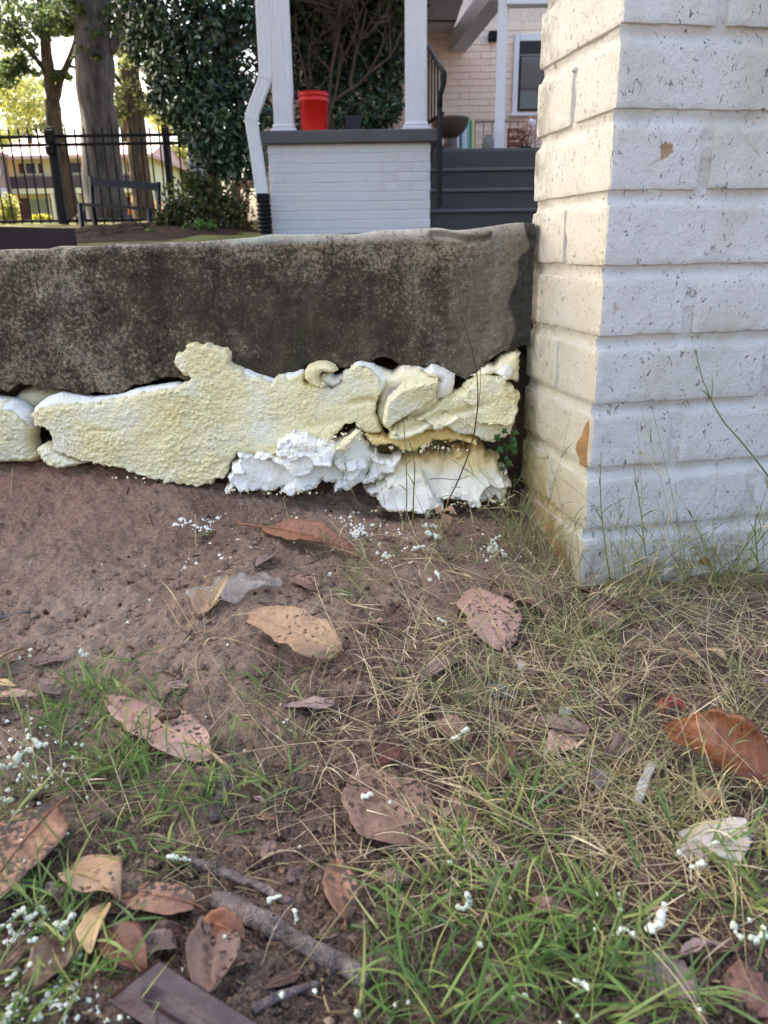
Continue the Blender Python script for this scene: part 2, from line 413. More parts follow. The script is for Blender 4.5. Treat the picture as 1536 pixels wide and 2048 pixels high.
# ================================================================== WHITE BRICK PILLAR
ALPHA = math.radians(10.5)
PC = np.array([.2345, .845]); CH = .0736; Z0 = .0765-6*CH        # corner, course height, first mortar centre
ex = np.array([math.cos(ALPHA), math.sin(ALPHA)]); ey = np.array([-math.sin(ALPHA), math.cos(ALPHA)])
def paintmat(name, dirt, flakes=True):
    a = M(name, .55, .35)
    sp = a.sep(); X_, Y_, Z_ = sp
    c = a.ramp(a.noise(7, 3), [(.3, srgb(209, 208, 202)), (.7, srgb(220, 219, 214))])
    g = a.noise(4.2, 5, .65)
    c = a.mix(a.rng(g, .50, .70, 0, .7), c, srgb(176, 172, 144))                           # greenish grime in patches
    left = a.rng(a.n('VectorMath', {0: a.n('NewGeometry').outputs['True Normal'], 1: (-math.cos(ALPHA), -math.sin(ALPHA), 0)}, operation='DOT_PRODUCT').outputs['Value'], .45, .8)
    left = a.math('MULTIPLY', left, a.rng(X_, .030, .024))                                                             # the sheltered side face holds algae and dust
    c = a.mix(a.math('MULTIPLY', left, a.math('MULTIPLY', a.rng(Z_, .60, .08, .22, 1.0), a.rng(a.noise(6, 4, .65), .30, .62, .35, .95))), c, a.mix(a.rng(a.noise(9, 4, .65), .40, .66), srgb(214, 206, 164), srgb(196, 172, 118)))
    c = a.mix(a.math('MULTIPLY', a.math('MULTIPLY', left, a.rng(Y_, .15, .215)), a.rng(a.noise(40, 4, .7), .40, .58, 0, .75)), c, srgb(92, 88, 66))
    c = a.mix(a.math('MULTIPLY', a.rng(Z_, .10, .02), a.rng(a.noise(24, 4, .7), .48, .6, 0, .8)), c, srgb(150, 122, 86))   # splash of soil near the ground
    speck = a.n('Mapping', {'Vector': a.co(), 'Scale': (1.0, 1.0, .6)}).outputs[0]
    hole = a.rng(a.noise(190, 2, .65, speck, .9), .645, .685)
    hole = a.math('MULTIPLY', hole, a.rng(a.noise(11, 3), .38, .48))
    c = a.mix(a.math('MULTIPLY', hole, a.rng(a.noise(31, 2), .3, .62, .35, 1)), c, srgb(122, 114, 98))
    fine = a.math('MULTIPLY', a.rng(a.noise(650, 2), .66, .72), a.rng(a.noise(18, 3), .42, .6))
    fine = a.math('MAXIMUM', fine, a.math('MULTIPLY', left, a.rng(a.noise(300, 3, .7), .585, .66, 0, .7)))
    c = a.mix(a.math('MULTIPLY', fine, .6), c, srgb(120, 108, 84))
    if flakes:
        chip = a.math('MULTIPLY', a.rng(a.noise(26, 4, .6), .685, .70), a.rng(a.noise(5, 2), .40, .52))
        c = a.mix(chip, c, a.ramp(a.noise(60, 3), [(.35, srgb(150, 128, 98)), (.65, srgb(178, 150, 112))]))
    a.set('Base Color', c)
    vert = a.n('Mapping', {'Vector': a.co(), 'Scale': (1, 1, .6)}).outputs[0]
    h1 = a.noise(330, 3, .6, vert); h2 = a.noise(120, 4, .7, vert, .15)
    b1 = a.bump(h2, .0022, .75); b2 = a.bump(h1, .0014, .8, b1)
    h3 = a.math('SUBTRACT', 1.0, a.math('MAXIMUM', hole, 0)); b3 = a.bump(h3, .0022, .9, b2)
    if dirt: a.bump(a.noise(420, 3, .7), .0009, .8, b3)
    return a.m
PAINT = paintmat('white_painted_brick', True)
PMORT = paintmat('white_painted_mortar', True, False)
pil = thing('brick_pillar', 'white painted brick pillar with dirty yellowish side at the end of the low wall', 'pillar', loc=(PC[0], PC[1], 0), rz=ALPHA)
MZ = .0150; JX = .0125
def brick_mesh(x0, x1, y0, y1, z0, z1, seed, fine):
    """a brick with dense, slightly uneven front (y0) and left (x0) faces and rounded arrises"""
    st = .0035 if fine else .012
    nx = max(6, int((x1-x0)/st)); ny = max(6, int((y1-y0)/st)); nz = max(6, int((z1-z0)/st))
    def face(n1, n2):
        return np.meshgrid(np.linspace(0, 1, n1), np.linspace(0, 1, n2))
    parts = []; fs = []; off = 0
    for ax, val in (('y', y0), ('x', x0), ('x', x1), ('z', z0), ('z', z1), ('y', y1)):
        if ax == 'y': u, v = face(nx, nz); P = np.stack([x0+(x1-x0)*u, u*0+val, z0+(z1-z0)*v], -1); fl = val == y1
        elif ax == 'x': u, v = face(ny, nz); P = np.stack([u*0+val, y0+(y1-y0)*u, z0+(z1-z0)*v], -1); fl = val == x0
        else: u, v = face(nx, ny); P = np.stack([x0+(x1-x0)*u, y0+(y1-y0)*v, u*0+val], -1); fl = val == z0
        f = gridfaces(*u.shape)+off; parts.append(P.reshape(-1, 3)); fs.append(f[:, ::-1] if fl else f); off += u.size
    P = np.concatenate(parts); lo = np.array([x0, y0, z0]); hi = np.array([x1, y1, z1]); r = .0021
    c = np.clip(P, lo+r, hi-r); dd = P-c; L = np.linalg.norm(dd, axis=1)[:, None]
    nrm = np.where(L > 1e-9, dd/np.maximum(L, 1e-9), 0)
    P = c + nrm*r
    if fine:
        q = P*1.0
        dsp = .0006*fbm(q[:, 0]*60+seed, q[:, 2]*40, q[:, 1]*60, oct=3, seed=40) + .0005*noise(q[:, 0]*18+seed*3, q[:, 2]*18, q[:, 1]*18, seed=41)
        edge = np.sum(np.abs(dd) > .7*r, axis=1) >= 2
        dsp = dsp - edge*.0012*np.maximum(0, noise(q[:, 0]*90+seed, q[:, 2]*90, q[:, 1]*90, seed=42))
        P = P + nrm*dsp[:, None]
    return mesh('brick', P, [np.concatenate(fs)])
PLEN, PDEP = 1.02, .214
nb = 0
for k in range(0, 22):
    z0 = Z0+k*CH+MZ/2; z1 = z0+CH-MZ; fine = 5 <= k <= 15
    j = lambda s: (random.random()-.5)*s
    row = []
    # courses whose corner brick shows its end in front alternate with full stretchers
    if k % 2 == 1:
        row.append((0, .098, 0, PDEP)); x = .098+JX
    else:
        row.append((0, .205, 0, .1015)); row.append((0, .205, .1015+JX*.8, PDEP)); x = .205+JX
    while x < PLEN: row.append((x, min(x+.203, PLEN), 0, .1015)); x += .203+JX
    for (x0, x1, y0, y1) in row:
        if x1-x0 < .03: continue
        e = j(.002)
        me = brick_mesh(x0+e*.5*(x0 > 0), x1+e*.5, y0+j(.0016), y1, z0+j(.0014), z1+j(.0014), nb*7.31, fine and x0 < .5); nb += 1
        b = link('brick', me, PAINT, pil)
# one bevelled mortar body: the joints are hollow troughs between the bricks, lapped by paint
def mortar_face(w, depth_fn, dens, flip, name):
    zz = np.arange(Z0-.02, Z0+22*CH, .0028); uu = np.linspace(0, w, int(w/dens))
    Ug, Zg = np.meshgrid(uu, zz)
    ph = ((Zg-Z0)/CH+.5) % 1.0-.5; tr = np.abs(ph)*CH
    dep = .0046+.0018*(1-sstep(.0, MZ*.60, tr)) + .0012*fbm(Ug*40, Zg*90, oct=2, seed=51) + .0009*noise(Ug*9, Zg*5, seed=52)
    dep = dep - .0015*sstep(-.001, -.0075, ph*CH)           # paint and mortar sag onto the brick below
    return Ug, Zg, dep
Ug, Zg, dep = mortar_face(PLEN, None, .004, False, '')
fr = np.stack([Ug, dep, Zg], -1)
Ul, Zl, depl = mortar_face(PDEP-.012, None, .004, False, '')
lf = np.stack([depl, PDEP-.006-Ul, Zl], -1)
V = np.concatenate([lf.reshape(-1, 3), fr.reshape(-1, 3)])
F1 = gridfaces(*Ul.shape); F2 = gridfaces(*Ug.shape)+Ul.size
link('mortar', mesh('mortar', V, [np.concatenate([F1, F2])]), PMORT, pil)
boxo('core', .012, PLEN-.01, .010, PDEP-.008, Z0, Z0+22*CH-.004, PMORT, pil)
# exposed brick where the paint has flaked off
TANB = simple('bare_brick', srgb(172, 136, 92), .9, .15, .3, 60, .0012)
def flake(poly, side, dpt=.0007):
    """side 'l': (y,z) on the left face; 'f': (x,z) on the front face"""
    P = []
    for i, (u, v) in enumerate(poly): P.append((u, v))
    c = np.mean(P, axis=0); V = []; n = len(P)
    for s, dd in ((1.0, .0002), (.86, -dpt), (0, -dpt*1.2)):
        for (u, v) in P:
            q = c+(np.array([u, v])-c)*s; V.append((dd, q[0], q[1]) if side == 'l' else (q[0], dd, q[1]))
    F = []
    for r in range(2):
        for i in range(n):
            F.append([r*n+i, r*n+(i+1) % n, (r+1)*n+(i+1) % n, (r+1)*n+i])
    o = link('bare_patch', fixn(mesh('bare_patch', V, F, smooth=False)), TANB, pil); return o
def pil_local(x, y, side):
    """photo pixel to a point on the pillar's front (x,z) or left (y,z) face"""
    d = ray(x, y); dl = np.array([d[0]*ex[0]+d[1]*ex[1], d[0]*ey[0]+d[1]*ey[1], d[2]])
    ol = np.array([-PC[0], -PC[1]]); o = np.array([ol@ex, ol@ey, CAMH])
    t = -o[0]/dl[0] if side == 'l' else -o[1]/dl[1]
    p = o+dl*t; return (p[1], p[2]) if side == 'l' else (p[0], p[2])
for side, pts in (('l', [(1178, 838), (1170, 850), (1162, 872), (1153, 885), (1150, 900), (1157, 915), (1160, 930), (1170, 935), (1174, 930), (1176, 890), (1179, 860)]),
                  ('l', [(1090, 1040), (1105, 1052), (1112, 1075), (1125, 1090), (1132, 1120), (1137, 1145), (1120, 1140), (1105, 1120), (1092, 1090)]),
                  ('f', [(1394, 1122), (1410, 1112), (1422, 1120), (1424, 1136), (1404, 1130)]),
                  ('f', [(1206, 1170), (1225, 1156), (1250, 1160), (1252, 1184), (1230, 1190)])):
    flake([pil_local(x, y, side) for x, y in pts], side)

# ================================================================== FOAM
def foammat(name, stops, bs=.0012, yel=.3):
    a = M(name, .62, .25)
    c = a.ramp(a.noise(16, 4, .6), stops)
    c = a.mix(a.rng(a.noise(6, 3), .52, .74, 0, yel), c, srgb(244, 224, 146))
    c = a.mix(a.math('MULTIPLY', a.rng(a.noise(300, 3, .7), .60, .68), a.rng(a.noise(10, 3), .56, .66)), c, srgb(170, 140, 96))
    a.set('Base Color', c)
    a.set('Subsurface Weight', .12); a.set('Subsurface Radius', (.006, .004, .002)); a.b.inputs['Subsurface Scale'].default_value = 1.0
    g1 = a.math('SUBTRACT', 1.0, a.vor(300, a.n('VectorMath', {0: a.co(), 1: a.n('VectorMath', {0: a.n('TexNoise', {'Vector': a.co(), 'Scale': 160}).outputs['Color'], 1: (.003, .003, .003)}, operation='MULTIPLY').outputs[0]}, operation='ADD').outputs[0]))
    b1 = a.bump(g1, bs*1.5, .9); a.bump(a.noise(420, 4, .75), bs*1.2, .8, b1)
    return a.m
FCRUST = foammat('foam_cut_face', [(.3, srgb(249, 233, 174)), (.5, srgb(252, 243, 198)), (.7, srgb(253, 250, 226))])
FWHITE = foammat('foam_white_skin', [(.3, srgb(246, 244, 226)), (.5, srgb(251, 251, 242)), (.7, srgb(252, 252, 247))], .0006, .12)
FCREAM = foammat('foam_cream_skin', [(.3, srgb(244, 232, 190)), (.6, srgb(248, 241, 212))], .0004, .5)
FORANGE = foammat('foam_aged_orange', [(.3, srgb(245, 214, 136)), (.7, srgb(250, 232, 174))], .0008, .6)
def sdist(poly, X, Z):
    """signed distance (positive inside) and inward gradient"""
    P = np.asarray(poly); Q = np.roll(P, -1, 0); best = np.full(X.shape, 1e9); gxx = np.zeros(X.shape); gzz = np.zeros(X.shape)
    ins = np.zeros(X.shape, bool)
    for (ax, az), (bx, bz_) in zip(P, Q):
        ux_, uz_ = bx-ax, bz_-az; L = ux_*ux_+uz_*uz_+1e-12
        t = np.clip(((X-ax)*ux_+(Z-az)*uz_)/L, 0, 1); dx = X-ax-t*ux_; dz = Z-az-t*uz_; dd = dx*dx+dz*dz
        m = dd < best; best = np.where(m, dd, best); gxx = np.where(m, dx, gxx); gzz = np.where(m, dz, gzz)
        cr = ((az > Z) != (bz_ > Z)) & (X < (bx-ax)*(Z-az)/(bz_-az+1e-15)+ax); ins ^= cr
    d = np.sqrt(best); s = np.where(ins, 1.0, -1.0); return d*s, s*gxx/(d+1e-12), s*gzz/(d+1e-12)
FOAM_POLYS = []
def foam(name, px, mat_, parent, Y, thick=.018, rnd=.012, step=.0018, rag=.0016, curd=0.0, tilt=(0, 0), wav=0.0, curv=None, seed=0, streak=0.0, facet=0.0, fsc=34, **k):
    """px: outline on the photo's wall plane; Y: how far forward the face lies; thick: depth back from there"""
    P = np.array([atY(x, y, Y)[[0, 2]] for x, y in px])
    x0, z0 = P.min(0)-.006; x1, z1 = P.max(0)+.006
    X, Z = np.meshgrid(np.arange(x0, x1, step), np.arange(z0, z1, step))
    sd, gx_, gz_ = sdist(P, X, Z)
    sd = sd + rag*fbm(X*120, Z*120, oct=3, seed=seed+60)
    ins = sd > 0; keep = ins[:-1, :-1] | ins[1:, :-1] | ins[:-1, 1:] | ins[1:, 1:]
    out = sd < 0; mv = np.where(out, -sd, 0); Xs = X+gx_*np.minimum(mv, step*1.4); Zs = Z+gz_*np.minimum(mv, step*1.4); sp_ = np.maximum(sd, 0)
    t = np.clip(sp_/rnd, 0, 1); prof = np.sqrt(np.clip(1-(1-t)**2, 0, 1))
    y = Y + thick*.75*(1-prof)
    cxm, czm = P.mean(0)
    y = y + tilt[0]*(X-cxm)+tilt[1]*(Z-czm)
    if wav: y = y - wav*fbm(X*22, Z*26, oct=2, seed=seed+61)
    if streak: y = y - streak*(1.3*noise(X*34+26*Z, Z*60, seed=seed+64)+.9*noise(X*140+60*Z, Z*36, seed=seed+65)+.45*noise(X*330, Z*90, seed=seed+69)+1.6*np.abs(noise(X*17, Z*22, seed=seed+70)))
    if facet:
        # broken faces: every cell of a cracked pattern is a plane with its own tilt
        wx = X+.006*noise(X*60, Z*60, seed=seed+80); wz = Z+.006*noise(X*60, Z*60, seed=seed+81)
        for sc_, am_ in ((fsc, 1.0), (fsc*2.6, .13)):
            gx0, gz0 = np.floor(wx*sc_), np.floor(wz*sc_); bd = np.full(X.shape, 9.0); off = np.zeros(X.shape)
            for dx_ in (-1, 0, 1):
                for dz_ in (-1, 0, 1):
                    jx, jz = gx0+dx_, gz0+dz_; cx_ = jx+_hash(jx, jz, jx*0, seed+82); cz_ = jz+_hash(jx, jz, jx*0, seed+83)
                    d2 = (cx_-wx*sc_)**2+(cz_-wz*sc_)**2; m_ = d2 < bd; bd = np.where(m_, d2, bd)
                    o_ = ((_hash(jx, jz, jx*0, seed+84)-.5)*1.6*(wx*sc_-cx_)+(_hash(jx, jz, jx*0, seed+85)-.35)*1.6*(wz*sc_-cz_)+(_hash(jx, jz, jx*0, seed+86)-.5)*.9)/sc_
                    off = np.where(m_, o_, off)
            y = y+facet*am_*off
    if curd:
        wv = worley(X*170+.25*noise(X*140, Z*140, seed=5), Z*190+.25*noise(X*140, Z*140, seed=6), seed=seed+62)
        am = .22+1.0*sstep(-.35, .55, fbm(X*16, Z*20, oct=2, seed=seed+63))
        y = y - curd*am*(np.maximum(0, .55-wv)*1.0)*(1+.8*noise(X*150, Z*150, seed=seed+71)) - curd*.18*fbm(X*40, Z*55, oct=3, seed=seed+66) - curd*.16*noise(X*190, Z*190, seed=seed+68)
    if curv is not None: y = y + curv(X, Z)
    idx = -np.ones(X.shape, int); f = gridfaces(*X.shape)[keep.ravel()]
    used = np.unique(f); remap = -np.ones(X.size, int); remap[used] = np.arange(len(used))
    V = np.stack([Xs.ravel(), y.ravel(), Zs.ravel()], -1)[used]; f = remap[f]
    e = np.concatenate([f[:, [0, 1]], f[:, [1, 2]], f[:, [2, 3]], f[:, [3, 0]]])
    key = np.sort(e, 1); _, inv, cnt = np.unique(key[:, 0]*10**7+key[:, 1], return_inverse=True, return_counts=True)
    be = e[cnt[inv] == 1]; bv = np.unique(be); nv = len(V)
    r2 = -np.ones(nv, int); r2[bv] = nv+np.arange(len(bv)); Vb = V[bv].copy(); Vb[:, 1] = np.maximum(Vb[:, 1]+.004, Y+thick)
    side = np.stack([be[:, 1], be[:, 0], r2[be[:, 0]], r2[be[:, 1]]], -1)
    return link(name, mesh(name, np.concatenate([V, Vb]), [np.concatenate([f, side])]), mat_, parent, **k)

fm = thing('spray_foam', 'large lumpy mass of pale yellow spray foam under the low concrete wall', 'spray foam', loc=(0, 0, 0))
# the big rough-cut slab of foam
main_px = [(64, 834), (70, 822), (84, 814), (110, 811), (140, 808), (180, 806), (232, 800), (272, 790), (310, 780), (345, 777), (372, 768), (378, 757), (352, 740), (345, 722), (352, 708), (366, 699),
  (372, 688), (398, 690), (412, 686), (432, 695), (452, 700), (461, 714), (456, 728), (470, 735), (500, 752), (520, 758), (542, 766), (553, 753), (575, 756),
  (600, 751), (609, 764), (622, 772), (640, 776), (662, 780), (680, 770), (686, 752), (700, 735), (718, 729), (740, 740), (757, 758), (763, 778), (757, 800), (752, 830), (764, 858), (768, 868),
  (752, 872), (735, 870), (720, 861), (708, 850), (690, 855), (672, 872), (662, 892), (640, 886), (600, 890), (575, 905), (545, 914), (505, 908), (472, 906), (456, 934),
  (450, 958), (430, 964), (424, 975), (414, 968), (394, 975), (370, 969), (320, 964), (285, 953), (250, 940), (210, 932), (172, 926), (150, 916), (122, 906), (106, 896), (104, 880), (104, 866), (92, 857), (70, 852)]
def cleft(X, Z):
    r = 0
    for pts, dp, wd in (([(430, 930), (520, 905), (640, 880)], .004, .004), ([(700, 806), (740, 800), (757, 805)], .009, .0035), ([(560, 870), (640, 850), (690, 840)], .003, .006), ([(180, 858), (240, 862)], .003, .0015)):
        q = np.array([atY(x, y, 1.0)[[0, 2]] for x, y in pts])
        zc = np.interp(X, q[:, 0], q[:, 1]); m = sstep(q[0, 0]-.006, q[0, 0]+.006, X)*sstep(q[-1, 0]+.006, q[-1, 0]-.006, X)
        r = r + dp*m*np.exp(-((Z-zc)/wd)**2)
    return r
foam('cut_face', main_px, FCRUST, fm, .998, .030, .0035, .0014, .0024, .0038, (.02, .03), .0010, cleft, seed=1)
# smooth white skin rolling over the top of the slab
foam('skin_lip', [(56, 836), (60, 818), (72, 806), (86, 797), (110, 789), (140, 795), (176, 800), (230, 793), (270, 781), (312, 774), (350, 770), (368, 776), (345, 790), (280, 806), (200, 818), (120, 822), (84, 830), (66, 846)],
     FWHITE, fm, 1.003, .03, .016, .0022, .0006, 0, (0, .1), .001, seed=2)
foam('skin_lip', [(455, 728), (480, 736), (520, 752), (545, 760), (575, 748), (604, 744), (610, 760), (570, 770), (520, 768), (470, 748)], FWHITE, fm, 1.006, .03, .006, .0018, .0012, .0012, (0, .1), 0, seed=3)
# yellow foam squeezed behind, seen in the gap under the slab
foam('back_foam', [(14, 806), (30, 786), (62, 773), (100, 775), (140, 790), (130, 806), (90, 812), (66, 836), (52, 842), (34, 822)], FCREAM, fm, 1.05, .03, .014, .0025, .002, .002, (0, 0), .004, seed=4)
# curled lobe
foam('curled_lobe', [(606, 760), (607, 745), (614, 735), (628, 729), (650, 727), (668, 735), (675, 746), (658, 749), (645, 746), (636, 754), (640, 766), (654, 776), (640, 780), (622, 776)], FCRUST, fm, .992, .03, .006, .0015, .0006, .0012, (0, 0), 0, seed=5)
foam('curled_lobe', [(634, 757), (645, 748), (660, 748), (668, 757), (680, 752), (690, 752), (684, 772), (668, 782), (648, 776), (638, 768)], FWHITE, fm, 1.008, .03, .012, .0018, .0005, 0, (0, -.5), 0, seed=6)
# smooth bowls behind the cut flakes at the right
foam('skin_bowl', [(738, 742), (752, 736), (775, 744), (785, 748), (806, 733), (832, 734), (860, 745), (880, 760), (884, 800), (860, 836), (800, 850), (766, 862), (752, 840), (756, 800), (762, 778)],
     FCREAM, fm, 1.008, .035, .014, .0022, .0012, .0005, (-.10, .0), .002, lambda X, Z: .014*np.exp(-(((X-.01)/.022)**2+((Z-.212)/.02)**2)), seed=7)
foam('skin_lobe', [(702, 731), (720, 725), (742, 729), (762, 742), (782, 757), (770, 782), (756, 800), (748, 790), (752, 762), (735, 742)], FWHITE, fm, 1.002, .03, .014, .0018, .0006, 0, (.35, 0), 0, seed=8)
foam('skin_lobe', [(838, 738), (852, 741), (866, 731), (886, 737), (914, 752), (914, 775), (904, 793), (888, 804), (868, 800), (872, 772), (878, 764), (858, 754)], FWHITE, fm, 1.0, .03, .012, .0018, .0012, .0006, (.3, 0), .002, seed=9)
# the tilted flake
foam('cut_flake', [(766, 850), (768, 820), (776, 802), (789, 788), (811, 773), (846, 765), (876, 761), (881, 768), (870, 802), (839, 824), (807, 839), (784, 855), (774, 860)], FCRUST, fm, .978, .034, .0035, .0015, .0014, .0036, (.16, -.12), .001, seed=10)
foam('right_crust', [(776, 878), (779, 860), (811, 842), (864, 818), (882, 802), (922, 786), (945, 766), (966, 757), (986, 756), (1008, 762), (1036, 780), (1048, 800), (1044, 826), (1034, 856), (1014, 884), (982, 894), (954, 878), (918, 870), (893, 858), (864, 862), (825, 872), (790, 884)],
     FCRUST, fm, .99, .04, .006, .0015, .0024, .0042, (.12, .10), .003, lambda X, Z: .010*np.exp(-((Z-np.interp(X, [.03, .07, .14], [.175, .19, .203]))/.0035)**2)*sstep(.15, .10, X), seed=11, facet=.25, fsc=20)
foam('torn_shelf', [(730, 868), (752, 873), (775, 876), (811, 868), (860, 858), (893, 855), (930, 868), (956, 878), (954, 890), (918, 886), (870, 886), (840, 899), (808, 901), (776, 893), (744, 893)], FORANGE, fm, 1.0, .03, .006, .0015, .003, .0024, (0, .45), .003, seed=12)
# dark hollow, then the smooth orange-to-white lower lip
foam('hollow_back', [(720, 872), (960, 865), (970, 905), (890, 912), (800, 930), (740, 915)], FORANGE, fm, 1.085, .02, .006, .003, .002, .001, seed=13)
FTORN = foammat('foam_torn_white', [(.3, srgb(248, 242, 208)), (.44, srgb(252, 251, 240)), (.7, srgb(253, 253, 250))], .0005, .3)
a = M('foam_lower_lip', .6, .25); sp = a.sep(); zz_ = a.math('ADD', sp[2], a.math('MULTIPLY', a.math('SUBTRACT', a.noise(18, 3), .5), .05))
c = a.ramp(a.rng(zz_, .066, .155), [(0, srgb(247, 246, 236)), (.42, srgb(247, 243, 222)), (.68, srgb(244, 224, 166)), (1, srgb(236, 192, 112))]); a.set('Base Color', c); a.set('Subsurface Weight', .12); a.set('Subsurface Radius', (.006, .004, .002))
b1 = a.bump(a.noise(300, 4, .7), .0016, .8); FLIP = a.m
foam('lower_lip', [(800, 922), (829, 919), (882, 915), (930, 908), (956, 899), (984, 906), (980, 921), (1004, 931), (1012, 948), (1021, 968), (1004, 1004), (972, 1011), (940, 1011), (911, 999), (897, 1004), (868, 1029), (832, 1025), (789, 1029), (766, 1022), (752, 1006), (733, 996), (729, 981), (760, 968), (776, 949), (790, 930)],
     FLIP, fm, .990, .055, .010, .0015, .0050, .0014, (.03, .40), .0045, lambda X, Z: .006*np.exp(-((X-.075-.3*(Z-.09))/.006)**2), seed=14, streak=.0008, facet=.36, fsc=17)
if 0: foam('aged_band', [(806, 916), (829, 908), (882, 905), (930, 900), (962, 896), (978, 908), (972, 922), (950, 940), (900, 944), (850, 944), (815, 938)], FORANGE, fm, 1.0015, .03, .012, .0018, .002, .0004, (0, .50), .003, seed=15)
# white torn chunk, broken in facets
foam('torn_chunk', [(471, 908), (505, 909), (545, 914), (576, 905), (604, 888), (650, 884), (684, 892), (700, 905), (690, 940), (682, 976), (640, 975), (612, 985), (586, 994), (560, 990), (530, 992), (490, 990), (470, 986), (450, 990), (453, 960), (457, 935)],
     FTORN, fm, .984, .045, .009, .0015, .0050, .0016, (-.05, .30), .004, seed=16, streak=.0008, facet=.55, fsc=17)
foam('torn_facet', [(684, 885), (700, 870), (718, 862), (730, 878), (742, 900), (752, 915), (750, 940), (735, 962), (716, 970), (694, 977), (678, 978), (684, 940), (690, 910)], FTORN, fm, 1.0, .04, .006, .0016, .003, .0008, (.55, .1), .002, seed=17, facet=.35, fsc=26)
foam('torn_facet', [(690, 922), (710, 916), (728, 924), (732, 936), (722, 958), (700, 964), (688, 958)], FWHITE, fm, .985, .03, .003, .0016, .003, .0006, (-.1, .3), .001, seed=18, facet=.25, fsc=34)
foam('torn_facet', [(740, 905), (760, 918), (776, 922), (800, 918), (796, 934), (780, 950), (758, 968), (735, 972), (722, 966), (738, 950)], FTORN, fm, .993, .04, .006, .0016, .004, .0010, (-.3, .3), .002, seed=19, facet=.4, fsc=26)
foam('curd_cluster', [(560, 880), (590, 872), (612, 866), (634, 884), (652, 888), (640, 905), (618, 925), (590, 930), (562, 924), (548, 905)], FTORN, fm, .976, .03, .010, .0015, .004, .0050, (0, .25), .004, seed=20, facet=.3, fsc=60)
# loose shreds along the lower edge and small torn tongues
for (pts, mt) in (([(700, 874), (712, 862), (722, 868), (706, 886), (690, 902), (668, 902), (680, 886)], FCREAM), ([(890, 846), (915, 832), (926, 836), (908, 850), (884, 858)], FCREAM), ([(820, 864), (850, 852), (872, 850), (848, 866), (812, 880), (790, 882), (784, 868)], FCREAM)):
    foam('torn_shred', pts, mt, fm, .978, .012, .004, .0014, .001, .0006, (0, .3), .001, seed=30+len(pts))

mb = MB()
for (x, y, sx, sy, n, Y_) in ((600, 905, 30, 20, 50, .972), (650, 880, 30, 10, 26, .972), (700, 872, 18, 12, 26, .97), (840, 896, 50, 5, 40, .985), (560, 985, 60, 6, 30, .976), (940, 1006, 50, 5, 26, .98), (830, 1024, 40, 5, 20, .98), (300, 958, 60, 6, 16, .985), (640, 775, 14, 8, 10, .99), (470, 850, 120, 40, 60, .990), (950, 840, 30, 20, 20, .985)):
    for _ in range(n):
        p = atY(x+RNG.normal()*sx, y+RNG.normal()*sy, Y_+RNG.normal()*.003); r = RNG.uniform(.0008, .0030)
        V = np.array([(1, 0, 0), (-1, 0, 0), (0, 1, 0), (0, -1, 0), (0, 0, 1), (0, 0, -1)])*r*RNG.uniform(.35, 1.4, (6, 3)); V = V@np.linalg.qr(RNG.normal(size=(3, 3)))[0]
        mb.add(V+p, [[0, 2, 4], [2, 1, 4], [1, 3, 4], [3, 0, 4], [2, 0, 5], [1, 2, 5], [3, 1, 5], [0, 3, 5]])
link('foam_shreds', mb.mesh('foam_shreds'), FCRUST, fm, kind='stuff')

fl = thing('spray_foam', 'rounded pale yellow foam lump left of the dark crack, cut off by the photo edge', 'spray foam')
foam('cut_face', [(-420, 800), (-200, 812), (-60, 800), (0, 806), (18, 814), (36, 828), (50, 846), (57, 864), (54, 882), (60, 902), (72, 918), (60, 931), (20, 931), (-60, 934), (-240, 950), (-420, 960)], FCRUST, fl, 1.0, .04, .010, .0018, .0012, .005, (.05, 0), .003, seed=40)
foam('skin_lip', [(-420, 796), (-200, 806), (-60, 798), (0, 805), (20, 810), (40, 826), (52, 846), (58, 864), (52, 866), (42, 850), (20, 832), (0, 830), (-60, 826), (-420, 830)], FWHITE, fl, .999, .04, .012, .002, .0006, .0004, (0, .12), .002, seed=41)
fs = thing('spray_foam', 'small foam wedge lying in front of the dark crack, below the big slab tip', 'spray foam')
foam('cut_face', [(67, 898), (78, 892), (95, 892), (114, 905), (140, 918), (166, 930), (142, 936), (125, 941), (94, 936), (76, 920)], FCRUST, fs, .992, .03, .007, .0016, .0012, .004, (.05, .1), .002, seed=42)
fc = thing('spray_foam', 'small ragged foam plug wedged between the concrete wall end and brick pillar', 'spray foam')
foam('cut_face', [(925, 756), (957, 741), (982, 731), (1008, 713), (1034, 700), (1046, 712), (1044, 752), (1040, 768), (1015, 764), (992, 750), (960, 756)], FCREAM, fc, 1.016, .03, .010, .0016, .003, .003, (.05, .0), .006, seed=43)
foam('torn_facet', [(996, 748), (1004, 735), (1020, 730), (1032, 742), (1030, 758), (1012, 764)], FWHITE, fc, 1.006, .03, .006, .0016, .002, .002, (.3, .4), .004, seed=44)

# ================================================================== BACKGROUND: PORCH
WHITEP = simple('white_trim_paint', srgb(226, 226, 230), .5, .35, .04, 8, .0003)
GREYP = simple('grey_porch_paint', srgb(90, 89, 90), .6, .3, .08, 4, .0008)
STEPP = simple('dark_grey_step_paint', srgb(72, 70, 68), .65, .3, .08, 3, .001)
BLACKM = simple('black_metal', srgb(20, 21, 26), .6, .2, .1, 20, 0)
a = M('plinth_white_paint', .6, .3)
c = a.ramp(a.noise(2.2, 4), [(.3, srgb(214, 211, 212)), (.7, srgb(226, 223, 222))])
rust = a.math('MULTIPLY', a.rng(a.n('VectorMath', {0: a.gco(), 1: (.14, 7.5, .98)}, operation='DISTANCE').outputs['Value'], .30, .05), a.rng(a.noise(7, 4, .7), .46, .62, 0, .22))
c = a.mix(rust, c, srgb(176, 132, 92)); a.set('Base Color', c); a.bump(a.noise(90, 3), .002)
PLINTH = a.m
PY = 7.5
